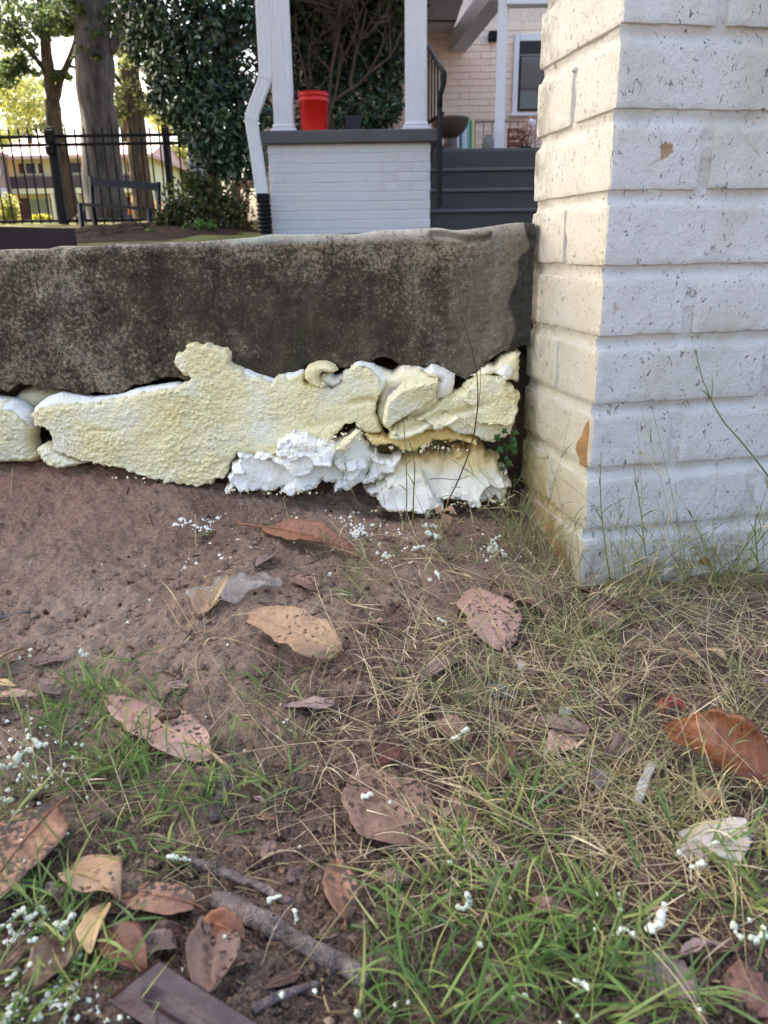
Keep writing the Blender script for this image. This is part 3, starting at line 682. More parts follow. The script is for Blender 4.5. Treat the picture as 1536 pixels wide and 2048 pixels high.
pl = thing('porch_plinth', 'white painted brick porch plinth with a thick grey cap', 'plinth', loc=(0, 0, 0))
X0, X1 = atY(536, 300, PY)[0], atY(861, 300, PY)[0]
ZC = atY(700, 287, PY)[2]; ZT = atY(700, 261, PY)[2]
boxo('cap', atY(520, 270, PY)[0], atY(879, 270, PY)[0], PY-.06, PY+1.1, ZC, ZT, GREYP, pl, .008)
boxo('core', X0+.004, X1-.004, PY+.0035, PY+1.0, .3, ZC-.002, PLINTH, pl, 0)
bl, bh, jt = (X1-X0)/5.6, (ZC-.48)/10.0, .008
bp = fixn(mesh('brick', *box(0, bl-jt, 0, .1, 0, bh-jt, .004), smooth=False)); bp.materials.append(PLINTH)
for k in range(12):
    z = ZC-(k+1)*bh; x = X0-(bl*.5 if k % 2 else 0)
    while x < X1-.01:
        l = max(x, X0); r = min(x+bl-jt, X1)
        if r-l > .03:
            o = link('brick', bp, None, pl); o.location = (l, PY+random.uniform(-.0015, .0015), z); o.scale = ((r-l)/(bl-jt), 1, 1)
        x += bl

def fluted(name, xl, xr, Y, zb, label):
    t = thing(name, label, 'column'); w_ = xr-xl; cx_ = (xl+xr)/2
    prof = [];h = w_/2; ng = 5
    for side in range(4):
        pts = [(-h, -h)]
        for g in range(ng):
            c0 = -h+w_*(g+.5+.25*(0))/ng*1.0; hw = w_/ng*.30
            pts += [(c0-hw, -h), (c0-hw*.6, -h+.0045), (c0+hw*.6, -h+.0045), (c0+hw, -h)]
        ca, sa = [(1, 0), (0, 1), (-1, 0), (0, -1)][side]
        prof += [(x*ca-y*sa, x*sa+y*ca) for x, y in pts]
    n = len(prof); V = [(cx_+x, Y+y, z) for z in (zb+.05, 3.3) for x, y in prof]
    F = [[i, (i+1) % n, n+(i+1) % n, n+i] for i in range(n)]
    link('shaft', fixn(mesh('shaft', V, F, smooth=False)), WHITEP, t)
    boxo('base', cx_-h*1.34, cx_+h*1.34, Y-h*1.34, Y+h*1.34, zb, zb+.035, WHITEP, t, .006)
    boxo('base', cx_-h*1.16, cx_+h*1.16, Y-h*1.16, Y+h*1.16, zb+.036, zb+.07, WHITEP, t, .012)
    return t
fluted('porch_column', atY(542, 130, 7.6)[0], atY(581, 130, 7.6)[0], 7.66, ZT, 'white fluted square column beside the downspout and red bucket')
fluted('porch_column', atY(811, 130, 7.6)[0], atY(853, 130, 7.6)[0], 7.66, ZT, 'white fluted square column at the handrail end of the plinth')
# downspout with two bends
DY = 7.42
dpx = [(521, -160), (522, -60), (524, 0), (528, 80), (531, 135), (531, 152), (527, 168), (517, 195), (507, 222), (503, 236), (504, 250), (509, 280), (517, 335), (524, 388)]
dp = np.array([atY(x, y, DY) for x, y in dpx])
rect = [(-1, -.70), (-.92, -.78), (-.58, -.78), (-.5, -.72), (-.34, -.72), (-.26, -.78), (.26, -.78), (.34, -.72), (.5, -.72), (.58, -.78), (.92, -.78), (1, -.70), (1, .78), (-1, .78)]
ds = thing('downspout', 'white rectangular rain downspout with an offset bend beside the left column', 'downspout')
def rect_sweep(P, wid, sect):
    P = np.asarray(P); T = np.gradient(P, axis=0); T /= np.linalg.norm(T, axis=1)[:, None]; V = []
    for p, t in zip(P, T):
        side = np.array([t[2], 0, -t[0]]); side = -side if side[0] < 0 else side; side /= np.linalg.norm(side)
        for (u, v) in sect: V.append(p+side*u*wid+np.array([0, v*wid, 0]))
    n = len(sect); F = [[i*n+j, i*n+(j+1) % n, (i+1)*n+(j+1) % n, (i+1)*n+j] for i in range(len(P)-1) for j in range(n)]
    F += [list(range(n)), [(len(P)-1)*n+j for j in range(n)]]
    return V, F
link('pipe', fixn(mesh('pipe', *rect_sweep(dp, .052, rect), smooth=False)), WHITEP, ds)
for i in (5, 9):
    q = np.array([dp[i]+(dp[i-1]-dp[i])*.35, dp[i]+(dp[i+1]-dp[i])*.35])
    link('joint', fixn(mesh('joint', *rect_sweep(q, .0545, [(-1, -.8), (1, -.8), (1, .8), (-1, .8)]), smooth=False)), WHITEP, ds)
dt = thing('drain_pipe', 'black corrugated drain pipe under the white downspout', 'drain pipe')
q = atY(526, 388, DY)
boxo('adapter', q[0]-.056, q[0]+.056, DY-.05, DY+.05, q[2]-.075, q[2]+.004, BLACKM, dt, .01)
nz = 40; zz = np.linspace(q[2]-.075, q[2]-.42, nz)
link('corrugated_pipe', mesh('corrugated_pipe', *tube([(q[0]+.002*i/nz, DY, z) for i, z in enumerate(zz)], [.058 if i % 4 < 2 else .068 for i in range(nz)], 16)), BLACKM, dt)
# red bucket
RED = simple('red_plastic', srgb(214, 28, 24), .35, .5, .06, 6, .0003)
bx = atY(628, 258, 7.55); s_ = pxm(7.55)*29
t = thing('bucket', 'bright red plastic bucket standing on the grey plinth cap', 'bucket', loc=(bx[0], 7.62, ZT))
H_ = 2.36*s_
link('body', mesh('body', *lathe([(.001, .0), (.86*s_, .0), (.88*s_, .01), (.955*s_, .76*H_), (1.0*s_, .765*H_), (1.0*s_, .80*H_), (.965*s_, .805*H_), (.975*s_, .90*H_), (1.02*s_, .905*H_), (1.02*s_, .935*H_), (.98*s_, .94*H_), (.985*s_, .985*H_), (1.02*s_, .99*H_), (1.02*s_, H_), (.94*s_, H_), (.84*s_, .03*H_), (.001, .02*H_)], 32)), RED, t)
an = np.linspace(0, math.pi, 14)
link('handle', mesh('handle', *tube([(1.04*s_*math.cos(v), 1.1*s_*math.sin(v), .84*H_-.30*H_*math.sin(v)) for v in an], .004, 6)), simple('galvanised_wire', srgb(150, 150, 150), .4, .5), t)
q = atY(706, 257, 7.6)
t = thing('planter_pot', 'small dark grey square pot on the plinth cap right of the bucket', 'pot', loc=(q[0], 7.62, ZT))
k = .068
V = [(sx*r*k, sy*r*k, z) for r, z in ((.82, 0), (1.0, .112), (1.06, .112), (1.06, .126), (.94, .126), (.8, .02)) for sx, sy in ((-1, -1), (1, -1), (1, 1), (-1, 1))]
F = [[i*4+j, i*4+(j+1) % 4, (i+1)*4+(j+1) % 4, (i+1)*4+j] for i in range(5) for j in range(4)]+[[20, 21, 22, 23], [3, 2, 1, 0]]
link('body', fixn(mesh('body', V, F, smooth=False)), simple('dark_pot', srgb(50, 52, 60), .6), t)
# steps
stp = thing('porch_steps', 'dark grey painted steps rising to the porch beside the plinth', 'steps')
ys = [(8.62, 296), (8.30, 336), (7.98, 377), (7.66, 418), (7.34, 462)]
xl = X1+.004
for i, (Y, py) in enumerate(ys):
    zt = atY(960, py, Y)[2]; zb = atY(960, ys[i+1][1], ys[i+1][0])[2] if i+1 < len(ys) else .45
    if i: boxo('tread', xl, 2.2, Y-.025, ys[i-1][0]+.004, zt-.03, zt, GREYP, stp, .006)
    boxo('riser', xl, 2.2, Y, Y+.03, zb-.0 if i+1 < len(ys) else .45, zt-.032, STEPP, stp, 0)
PORZ = atY(960, 295, 8.6)[2]
# house behind
a = M('pinkish_brick', .8, .2)
c = a.ramp(a.rand(), [(0, srgb(236, 212, 196)), (.5, srgb(241, 219, 204)), (1, srgb(233, 208, 192))]); c2 = a.ramp(a.orand(), [(0, srgb(246, 222, 203)), (.5, srgb(249, 228, 211)), (1, srgb(244, 219, 200))])
a.set('Base Color', c2); a.bump(a.noise(60, 3), .002); PBRICK = a.m
PJ = simple('pinkish_joint', srgb(240, 218, 201), .9)
hs = thing('house', 'house porch with pale pinkish painted brick wall, ceiling beam and dark window', 'house')
HY = 11.6
wl = boxo('wall', -1.6, 5.0, HY+.012, HY+.3, .6, 3.6, PJ, hs, 0)
lo_x, hi_x = atY(775, 150, HY)[0], atY(1100, 150, HY)[0]
z_lo, z_hi = atY(900, 300, HY)[2], atY(900, 62, HY)[2]
chh = .0762*1.05; blh = .275
bm = fixn(mesh('brick', *box(0, blh-.010, 0, .05, 0, chh-.011, .004), smooth=False)); bm.materials.append(PBRICK)
WX0, WX1 = atY(1036, 150, HY)[0], atY(1110, 150, HY)[0]+.5; WZ0, WZ1 = atY(1060, 222, HY)[2], atY(1060, 84, HY)[2]
nbk = 0; z = z_lo-.1; k = 0
while z < z_hi:
    x = lo_x-(blh/2 if k % 2 else 0)
    while x < hi_x:
        l, r = x, x+blh-.010
        if z+chh > WZ0-.04 and z < WZ1+.1 and r > WX0-.07: r = min(r, WX0-.07)
        if r-l > .04 and nbk < 299:
            o = link('brick', bm, None, wl); o.location = (l, HY+random.uniform(-.002, .002), z); o.scale = ((r-l)/(blh-.010), 1, 1); nbk += 1
        x += blh
    z += chh; k += 1
CEILW = simple('ceiling_paint', srgb(206, 202, 206), .7, .2, .05, 2, 0)
zc = atY(900, 66, HY)[2]
b0, b1 = atY(902, 60, HY-.02), atY(985, -24, 9.4)
boxo('ceiling', -1.4, b0[0]+.02, 9.3, HY+.01, zc+.002, zc+.08, CEILW, hs, 0)
boxo('porch_floor', X1+.02, 5, 8.655, HY+.01, PORZ-.2, PORZ-.002, GREYP, hs, 0)
V = []
for (p, hw) in ((np.array([b0[0]+.10, HY-.01]), .10), (np.array([b1[0]+.06, 9.35]), .10)):
    for dx, z in ((-hw, zc), (hw, zc), (hw, zc-.22), (-hw, zc-.22)): V.append((p[0]+dx, p[1], z))
link('beam', fixn(mesh('beam', V, [[0, 1, 2, 3], [4, 5, 6, 7], [0, 1, 5, 4], [1, 2, 6, 5], [2, 3, 7, 6], [3, 0, 4, 7]], smooth=False)), CEILW, hs)
boxo('fascia_beam', atY(1010, 20, 9.3)[0], 5, 9.2, 9.36, atY(1050, 8, 9.2)[2], zc+.1, WHITEP, hs, .004)
wo = boxo('window', WX0, WX1, HY-.03, HY-.012, WZ0, WZ1, simple('dark_screen', srgb(34, 32, 34), .5, .4), hs, 0)
FR = WHITEP
boxo('frame', WX0-.07, WX0-.002, HY-.05, HY+.01, WZ0-.03, WZ1+.09, FR, wo, .006)
boxo('frame', WX0, WX1, HY-.05, HY+.01, WZ1+.002, WZ1+.09, FR, wo, .006)
boxo('sill', WX0-.10, WX1, HY-.09, HY+.01, WZ0-.07, WZ0-.032, FR, wo, .006)
a = M('window_glass', .06, .9); a.set('Base Color', srgb(58, 56, 62)); GLASS = a.m
zm = atY(1060, 112, HY)[2]
boxo('pane', WX0+.03, WX1, HY-.046, HY-.036, WZ0+.02, zm-.015, GLASS, wo, .002)
boxo('sash_rail', WX0+.006, WX1, HY-.052, HY-.034, zm-.013, zm+.012, simple('bronze_sash', srgb(120, 112, 108), .5), wo, .002)
boxo('wall_light', atY(976, 70, HY)[0], atY(994, 70, HY)[0], HY-.12, HY-.004, atY(980, 85, HY)[2], atY(980, 66, HY)[2], BLACKM, hs, .01)
# white porch post
q0, q1 = atY(996, 150, 9.2)[0], atY(1014, 150, 9.2)[0]
t = thing('porch_post', 'plain square white post on the porch in front of the pink wall', 'post', loc=((q0+q1)/2, 9.3, PORZ), rz=math.radians(-16))
h = (q1-q0)/2*1.02
boxo('shaft', -h, h, -h, h, .05, 3.0-PORZ, WHITEP, t, .004); boxo('base', -h*1.12, h*1.12, -h*1.12, h*1.12, 0, .052, WHITEP, t, .006)
# ceiling fan
fq = atY(800, 18, 10.3)
t = thing('ceiling_fan', 'dark ceiling fan half hidden behind the right column', 'fan', loc=(fq[0], 10.3, zc-.16))
link('motor', mesh('motor', *lathe([(.001, .12), (.03, .12), (.03, .05), (.11, .04), (.12, 0), (.09, -.05), (.001, -.06)], 20)), BLACKM, t)
link('rod', mesh('rod', *tube([(0, 0, .1), (0, 0, .17)], .018, 8)), BLACKM, t)
for i in range(5):
    an_ = i*2*math.pi/5+.12; ca, sa = math.cos(an_), math.sin(an_)
    V = [(r*ca-s*sa, r*sa+s*ca, z+s*.12) for z in (-.004, .004) for r, s in ((.1, -.03), (.60, -.075), (.66, -.05), (.66, .05), (.60, .075), (.1, .03))]
    F = [[5, 4, 3, 2, 1, 0], [6, 7, 8, 9, 10, 11]]+[[j, (j+1) % 6, 6+(j+1) % 6, 6+j] for j in range(6)]
    link('blade', fixn(mesh('blade', V, F, smooth=False)), BLACKM, t)
# handrail
hr = thing('handrail', 'black metal stair handrail with thin balusters beside the right column', 'handrail')
HYY = 7.30
P0 = atY(888, 146, HYY); P1 = P0+np.array([-.17, 1.35, .66])
top_ = [P0+(P1-P0)*t_ for t_ in np.linspace(1, 0, 8)]
nw = [atY(x, y, HYY) for x, y in ((889, 150), (888, 164), (884, 178), (880, 192), (879, 215), (879, 300), (879, 414))]
nw2 = [atY(x, y, HYY) for x, y in ((880, 186), (879, 215), (879, 300), (879, 414))]
link('rail', mesh('rail', *tube(top_+nw[:5], .022, 8)), BLACKM, hr)
link('newel', fixn(mesh('newel', *tube(nw2, .024, 4), smooth=False)), BLACKM, hr)
for i in range(9):
    f = .09+.105*i; p = P0+(P1-P0)*f; zb = max(ZT+.03, p[2]-.55-.0*i)
    link('baluster', mesh('baluster', *tube([(p[0], p[1], p[2]-.01), (p[0], p[1], ZT+.12)], .0075, 6)), BLACKM, hr)
pa, pb = P0+(P1-P0)*.02, P1
link('bottom_rail', mesh('bottom_rail', *tube([(pa[0], pa[1], ZT+.10), (pb[0], pb[1], ZT+.14)], .014, 6)), BLACKM, hr)
link('bracket', mesh('bracket', *tube([atY(863, 287, HYY+.15), atY(870, 292, HYY+.08), atY(879, 306, HYY)], .010, 6)), BLACKM, hr)
# pedestal urn
q = atY(903, 295, 9.0)
t = thing('urn_planter', 'brown pedestal bowl planter on the porch behind the handrail', 'planter', loc=(q[0]-.02, 9.0, PORZ)); u = pxm(9.0)
a = M('brown_glaze', .4, .5); a.set('Base Color', a.ramp(a.noise(5, 3), [(.35, srgb(58, 48, 44)), (.6, srgb(96, 72, 58)), (.8, srgb(130, 100, 82))])); BRG = a.m
link('pedestal', mesh('pedestal', *lathe([(.001, 0), (22*u, 0), (22*u, 4*u), (14*u, 10*u), (10*u, 18*u), (11*u, 26*u)], 24)), BRG, t)
link('bowl', mesh('bowl', *lathe([(.001, 22*u), (12*u, 25*u), (26*u, 34*u), (34*u, 46*u), (36*u, 56*u), (37*u, 59*u), (35*u, 60*u), (32*u, 54*u), (.001, 50*u)], 28)), BRG, t)
# folded boards of many colours
t = thing('folded_chairs', 'row of folded striped garden chairs leaning behind the brown urn', 'folding chairs'); q = 0
for i, cc in enumerate([(92, 100, 116), (190, 198, 204), (76, 84, 98), (180, 198, 206), (206, 216, 220), (140, 176, 178), (90, 136, 108), (200, 202, 140)]):
    xa, xb = atY(910+i*5, 260, 9.6), atY(914.4+i*5, 260, 9.6); lean = .06
    zt = atY(930, 236+random.uniform(-2, 5), 9.6)[2]
    V = [(x, 9.6+dy+(lean if z > PORZ+.1 else 0), z) for z in (PORZ, zt) for dy in (0, .35) for x in (xa[0], xb[0])]
    link('panel', fixn(mesh('panel', V, [(0, 2, 3, 1), (4, 5, 7, 6), (0, 1, 5, 4), (2, 6, 7, 3), (0, 4, 6, 2), (1, 3, 7, 5)], smooth=False)), simple('chair_fabric', srgb(*cc), .7), t)
# porch railing at the back
PRL = simple('pinkish_rail_paint', srgb(168, 140, 128), .6)
t = thing('porch_railing', 'thin brown metal railing running along the pink porch wall', 'railing'); RY = 11.0
zt = atY(1000, 240, RY)[2]; xa, xb = atY(925, 240, RY)[0], atY(1110, 240, RY)[0]
boxo('top_rail', xa, xb, RY-.02, RY+.02, zt-.03, zt, PRL, t, .004); boxo('bottom_rail', xa, xb, RY-.015, RY+.015, PORZ+.06, PORZ+.085, PRL, t, .004)
x = xa+.05
while x < xb: boxo('baluster', x-.008, x+.008, RY-.008, RY+.008, PORZ+.086, zt-.031, PRL, t, 0); x += .112
# things by the post
q = atY(979, 295, 9.6)
t = thing('grey_jar', 'tall rounded grey jar on the porch floor left of the white post', 'jar', loc=(q[0], 9.7, PORZ)); u = pxm(9.6)
link('body', mesh('body', *lathe([(.001, 0), (10*u, 0), (13*u, 10*u), (13*u, 26*u), (9*u, 36*u), (6*u, 39*u), (7*u, 42*u), (5*u, 42*u), (.001, 38*u)], 20)), simple('grey_glaze', srgb(128, 126, 122), .5), t)
t = thing('wicker_crate', 'reddish brown slatted crate on the porch right of the white post', 'crate'); BRW = simple('brown_slats', srgb(112, 70, 56), .7)
xa, xb = atY(1014, 280, 10)[0], atY(1048, 280, 10)[0]; zt = atY(1030, 256, 10)[2]
for i in range(5): boxo('slat', xa, xb, 9.98, 10.0, PORZ+(zt-PORZ)*i/5+.006, PORZ+(zt-PORZ)*(i+1)/5-.004, BRW, t, .002)
for x in (xa+.01, xb-.03): boxo('corner_post', x, x+.02, 10.002, 10.03, PORZ, zt, BRW, t, .002)
for i in range(3): boxo('side_slat', xb-.012, xb, 10.032, 10.35, PORZ+.02+.09*i, PORZ+.09*(i+1), BRW, t, .002)
t = thing('potted_flowers', 'pot of pale pink dried flowers on the porch beside the pillar edge', 'flowers')
q = atY(1052, 294, 9.4); u = pxm(9.4)
link('pot', mesh('pot', *lathe([(.001, 0), (9*u, 0), (12*u, 8*u), (11*u, 16*u), (9*u, 16*u), (.001, 13*u)], 18, (q[0], 9.4, PORZ))), BLACKM, t)
def cards(C, size, aspect=.5, normal=None, jit=1.0, fold=.25):
    """leaf shaped quads (4 tris) at centres C"""
    n = len(C); d = RNG.normal(size=(n, 3)); d /= np.linalg.norm(d, axis=1)[:, None]
    r = RNG.normal(size=(n, 3)); 
    if normal is not None: r = normal + jit*r*.6
    s = np.cross(d, r); s /= np.linalg.norm(s, axis=1)[:, None]+1e-9; nn = np.cross(d, s)
    L = (size*RNG.uniform(.65, 1.3, n))[:, None]; W = L*aspect*.5
    V = np.stack([C-d*L*.5, C+s*W+nn*L*fold*.3-d*L*.02, C+d*L*.5, C-s*W+nn*L*fold*.3-d*L*.02], 1).reshape(-1, 3)
    b = np.arange(n)[:, None]*4
    F = np.concatenate([b+[0, 1, 2], b+[0, 2, 3]])
    return V, [F]
pts = np.array([q])+RNG.normal(size=(90, 3))*np.array([15*u, .05, 12*u])+np.array([4*u, 0, 26*u])
link('blossoms', mesh('blossoms', *cards(pts, .05, .8), smooth=False), leafmat('dried_flowers', [srgb(222, 186, 168), srgb(196, 150, 130), srgb(238, 212, 196)], .6, .2, .2), t)
mb = MB()
for p in pts[::6]: mb.add(*tube([(q[0], 9.4, PORZ+.1), (q[0]*.5+p[0]*.5, 9.4, p[2]*.6+PORZ*.4), tuple(p)], .004, 4))
link('stems', mb.mesh('stems'), BRW, t)
q = atY(1064, 246, 10.4)
t = thing('globe_lamp', 'small white globe lamp on a stand beside the flowers', 'lamp', loc=(q[0], 10.4, PORZ)); u = pxm(10.4)
link('globe', mesh('globe', *lathe([(8*u*math.sin(v)+.0005, q[2]-PORZ+8*u*math.cos(v)) for v in np.linspace(math.pi, 0, 10)], 18)), WHITEP, t)
link('stand', mesh('stand', *lathe([(.001, 0), (9*u, 0), (9*u, 2*u), (2*u, 4*u), (4*u, q[2]-PORZ-9*u), (2.6*u, q[2]-PORZ-7*u)], 12)), simple('stand_metal', srgb(170, 164, 158), .4), t)
# shed gable between shrub and right column
GY_ = 15.0
t = thing('garden_shed', 'small white shed with grey gable roof behind the big shrub', 'shed')
g = lambda x, y: atY(x, y, GY_)
xa, xb = g(742, 255)[0], g(850, 255)[0]; ze = g(790, 214)[2]; zr = g(790, 160)[2]
boxo('wall', xa+.1, xb+.6, GY_+.1, GY_+1.4, .8, ze, simple('shed_board', srgb(168, 150, 140), .7), t, 0)
V = [(xa, GY_, ze), (xb+.7, GY_, ze), (g(815, 150)[0], GY_+.8, zr), (xb+.7, GY_+.8, zr), (xa, GY_, ze-.05), (xb+.7, GY_, ze-.05), (g(815, 150)[0], GY_+.8, zr-.05), (xb+.7, GY_+.8, zr-.05)]
link('roof', fixn(mesh('roof', V, [[0, 1, 3, 2], [4, 6, 7, 5], [0, 4, 5, 1], [2, 3, 7, 6], [0, 2, 6, 4], [1, 5, 7, 3]], smooth=False)), simple('shed_shingle', srgb(116, 108, 112), .9), t)
boxo('gutter', xa-.02, xb+.7, GY_-.06, GY_-.004, ze-.06, ze+.02, WHITEP, t, .006)

# ================================================================== BACKGROUND: VEGETATION
BARK = None
def barkmat(name, c1, c2, sc=14):
    a = M(name, .9, .15); st = a.n('Mapping', {'Vector': a.co(), 'Scale': (1, 1, .22)}).outputs[0]
    f = a.noise(sc, 5, .65, st); a.set('Base Color', a.ramp(f, [(.32, c1), (.62, c2)])); a.bump(f, .03, .9); return a.m
B1 = barkmat('pale_grey_bark', srgb(58, 54, 54), srgb(108, 101, 99)); B2 = barkmat('brown_bark', srgb(54, 46, 40), srgb(104, 90, 76)); B3 = barkmat('thin_bark', srgb(60, 50, 44), srgb(104, 88, 74))
def limb(mb, pts, r0, r1, n=10, wob=.03, seed=0):
    P = np.asarray(pts, float); m = max(6, int(len(P)*5)); t = np.linspace(0, len(P)-1, m)
    Q = np.stack([np.interp(t, np.arange(len(P)), P[:, k]) for k in range(3)], 1)
    Q[1:-1] = (Q[:-2]+2*Q[1:-1]+Q[2:])/4
    Q[:, 0] += wob*r0*noise(t*1.7, t*0+seed, seed=3)*3; rr = r0+(r1-r0)*np.linspace(0, 1, m)
    rr = rr*(1+.10*noise(t*2.3, t*0+seed, seed=9))
    V, F = tube(Q, rr, n); V = V.copy()
    ctr = np.repeat(Q, n, 0); dd = V-ctr; V = ctr+dd*(1+.14*noise(V[:, 0]*4/r0*.3, V[:, 1]*4/r0*.3, V[:, 2]*1.4, seed=seed+1))[:, None]
    mb.add(V, F); return Q
def sprays(cent, rad, n, fl=.45):
    """leaf centres in flattened sprays round branch ends"""
    out = []
    for c, r in zip(cent, rad):
        p = RNG.normal(size=(n, 3))*np.array([r, r, r*fl]); out.append(p+c)
    return np.concatenate(out)
def px_pts(lst, Y, jit=0): return [atY(x, y, Y+random.uniform(-jit, jit)) for x, y in lst]
def tree(label, bark, limbs, Y, crownpx, nleaf, lsize, lm, group='trees beyond the iron fence'):
    t = thing('tree', label, 'tree', group); mb = MB()
    for i, (pts, r0, r1) in enumerate(limbs):
        P = px_pts(pts, Y)
        if i == 0: P = [P[0]+np.array([0, 0, -.25])]+P
        limb(mb, P, r0, r1, 12 if r0 > .1 else 7, seed=i)
    link('trunk', mb.mesh('trunk', True), bark, t)
    if crownpx:
        cs = []; rs = []
        for (x, y, r) in crownpx:
            for _ in range(7):
                yy = Y+RNG.normal()*r*pxm(Y)*.9
                cs.append(atY(x+RNG.normal()*r*.5, y+RNG.normal()*r*.5, yy)); rs.append(r*pxm(Y)*RNG.uniform(.22, .5))
        V, F = cards(sprays(cs, rs, nleaf), lsize, .55)
        link('crown', mesh('crown', V, F, smooth=False), lm, t)
    return t
LDARK = leafmat('dark_shade_leaf', [srgb(40, 58, 44), srgb(64, 84, 54), srgb(92, 108, 64), srgb(128, 138, 82)], .5, .3, .4)
LYEL = leafmat('sunny_leaf', [srgb(110, 124, 66), srgb(160, 164, 84), srgb(196, 190, 104), srgb(140, 150, 84)], .5, .3, .5)
LMID = leafmat('mid_leaf', [srgb(76, 96, 62), srgb(110, 126, 76), srgb(148, 150, 96), srgb(180, 176, 120)], .5, .3, .45)
tree('massive pale grey trunk standing right behind the iron fence', B1,
     [([(212, 452), (208, 400), (200, 300), (195, 200), (190, 110), (186, 0), (184, -160)], .35, .25), ([(150, 452), (178, 420), (190, 380)], .10, .06), ([(262, 452), (238, 425), (226, 380)], .12, .06),
      ([(200, 120), (225, 90), (250, 40), (280, -40)], .10, .05), ([(188, 60), (160, 0), (120, -80)], .11, .06)], 13.0,
     [(165, 40, 40), (190, 75, 34), (225, 60, 36), (250, 20, 40), (140, 8, 30), (205, 108, 18)], 60, .085, LDARK)
tree('slim forked tree left of the massive trunk', B2,
     [([(148, 448), (140, 420), (122, 330), (112, 260), (106, 200)], .20, .13), ([(106, 205), (98, 150), (92, 80), (82, 0), (70, -80)], .115, .07), ([(110, 205), (120, 160), (134, 130), (150, 90), (160, 20)], .075, .035),
      ([(98, 150), (70, 115), (40, 80), (20, 20), (5, -40)], .05, .025), ([(134, 130), (165, 140), (200, 160)], .035, .015)], 15.5,
     [(30, 20, 40), (80, 20, 42), (90, 60, 26), (15, 80, 26), (128, 60, 24), (55, 140, 20), (130, 20, 34), (10, 160, 20), (118, 150, 12), (40, 60, 40), (0, 40, 40), (60, 100, 34), (110, 30, 30), (20, 130, 26)], 60, .085, LDARK)
tree('thin dark tree right of the massive trunk', B2,
     [([(288, 445), (284, 400), (276, 300), (272, 240), (266, 180), (258, 120), (250, 40)], .21, .15), ([(276, 235), (296, 205), (318, 190), (350, 150)], .07, .04), ([(268, 190), (240, 165), (215, 130)], .05, .02)], 15.0,
     [(250, 180, 24), (300, 220, 26), (240, 220, 16), (310, 160, 34), (255, 110, 30)], 45, .085, LMID)
for (lab, x, y0, Y, cr, lm) in (('distant leafy tree behind the house at the far left', -40, 430, 44, [(-60, 200, 70), (-20, 150, 60), (30, 215, 45), (-80, 90, 60), (10, 270, 30), (20, 180, 60), (40, 120, 50), (60, 230, 40)], LYEL),
                            ('distant airy tree between the forked and massive trunks', 60, 430, 52, [(60, 215, 38), (40, 250, 34), (80, 180, 28), (100, 250, 26), (20, 190, 28)], LMID),
                            ('distant pale tree beyond the fence right of the thin tree', 335, 440, 40, [(335, 250, 30), (350, 310, 28), (330, 360, 26), (365, 360, 26), (345, 400, 26), (310, 240, 22), (380, 300, 30)], LYEL),
                            ('distant tree seen between the massive trunk and thin tree', 250, 430, 48, [(245, 240, 22), (235, 200, 18), (262, 215, 16), (250, 150, 18)], LMID)):
    tree(lab, B2, [([(x, y0), (x+2, y0-90), (x-3, y0-230)], .28, .12)], Y, cr, 60, .24, lm)

# big dark evergreen shrub: leaf shell, twiggy open middle
a = M('evergreen_leaf', .34, .5); a.set('Base Color', a.ramp(a.rand(), [(0, srgb(28, 46, 36)), (.4, srgb(42, 66, 48)), (.75, srgb(62, 90, 60)), (1, srgb(98, 124, 84))])); LEV = a.m
sh = thing('evergreen_shrub', 'huge dark glossy evergreen shrub with bare twigs behind the plinth', 'shrub')
blobs = [(330, 20, 75, 9.4), (300, 80, 50, 9.6), (390, 60, 95, 9.2), (400, 150, 90, 9.2), (360, 190, 60, 9.3), (450, 230, 85, 9.1), (430, 280, 62, 9.1), (480, 120, 95, 9.3), (480, 320, 55, 9.0), (390, 245, 45, 9.2), (270, 10, 40, 9.6),
         (560, 60, 60, 9.9), (600, 200, 90, 10.0), (690, 240, 85, 10.0), (740, 200, 66, 9.9), (770, 120, 50, 9.8), (760, 60, 60, 9.9), (785, 10, 50, 9.8), (700, 60, 90, 10.4), (620, 100, 90, 10.5), (480, -40, 110, 9.3), (640, -30, 110, 10.2)]
C_ = []; N_ = []
for (x, y, r, Y) in blobs:
    c = atY(x, y, Y+.25); R_ = r*pxm(Y); n = int(21*r)
    d = RNG.normal(size=(n, 3)); d /= np.linalg.norm(d, axis=1)[:, None]
    rr = R_*(1+.16*noise(d[:, 0]*3+x, d[:, 1]*3+y, d[:, 2]*3, seed=4))*RNG.uniform(.72, 1.08, n)
    C_.append(c+d*rr[:, None]*np.array([1, .8, 1])); N_.append(d)
C_ = np.concatenate(C_); N_ = np.concatenate(N_)
# keep the twiggy window right of the column open towards the viewer
tc = np.array([atY(690, 95, 9.7), atY(610, 150, 9.7), atY(660, 30, 9.7)])
near = np.min([np.hypot((C_[:, 0]-q[0])/.62, (C_[:, 2]-q[2])/.62) for q in tc], 0)
keep = (near > .80) | (C_[:, 1] > 10.1) | (RNG.random(len(C_)) < .14)
V, F = cards(C_[keep], .085, .46, N_[keep], 1.0)
link('crown', mesh('crown', V, F, smooth=False), LEV, sh)
mb = MB()
def twig(p, d, L, r, depth):
    n = 5; P = [p]
    for i in range(n):
        d = d+RNG.normal(size=3)*.13; d /= np.linalg.norm(d); P.append(P[-1]+d*L/n)
    mb.add(*tube(P, np.linspace(r, r*.55, n+1), 5 if r > .01 else 3, cap=False))
    if depth > 0:
        for _ in range(3 if depth > 1 else 3):
            k = random.randint(2, n); dd = d+RNG.normal(size=3)*.62+np.array([0, -.1, .12]); dd /= np.linalg.norm(dd)
            twig(P[k], dd, L*random.uniform(.55, .8), r*.6, depth-1)
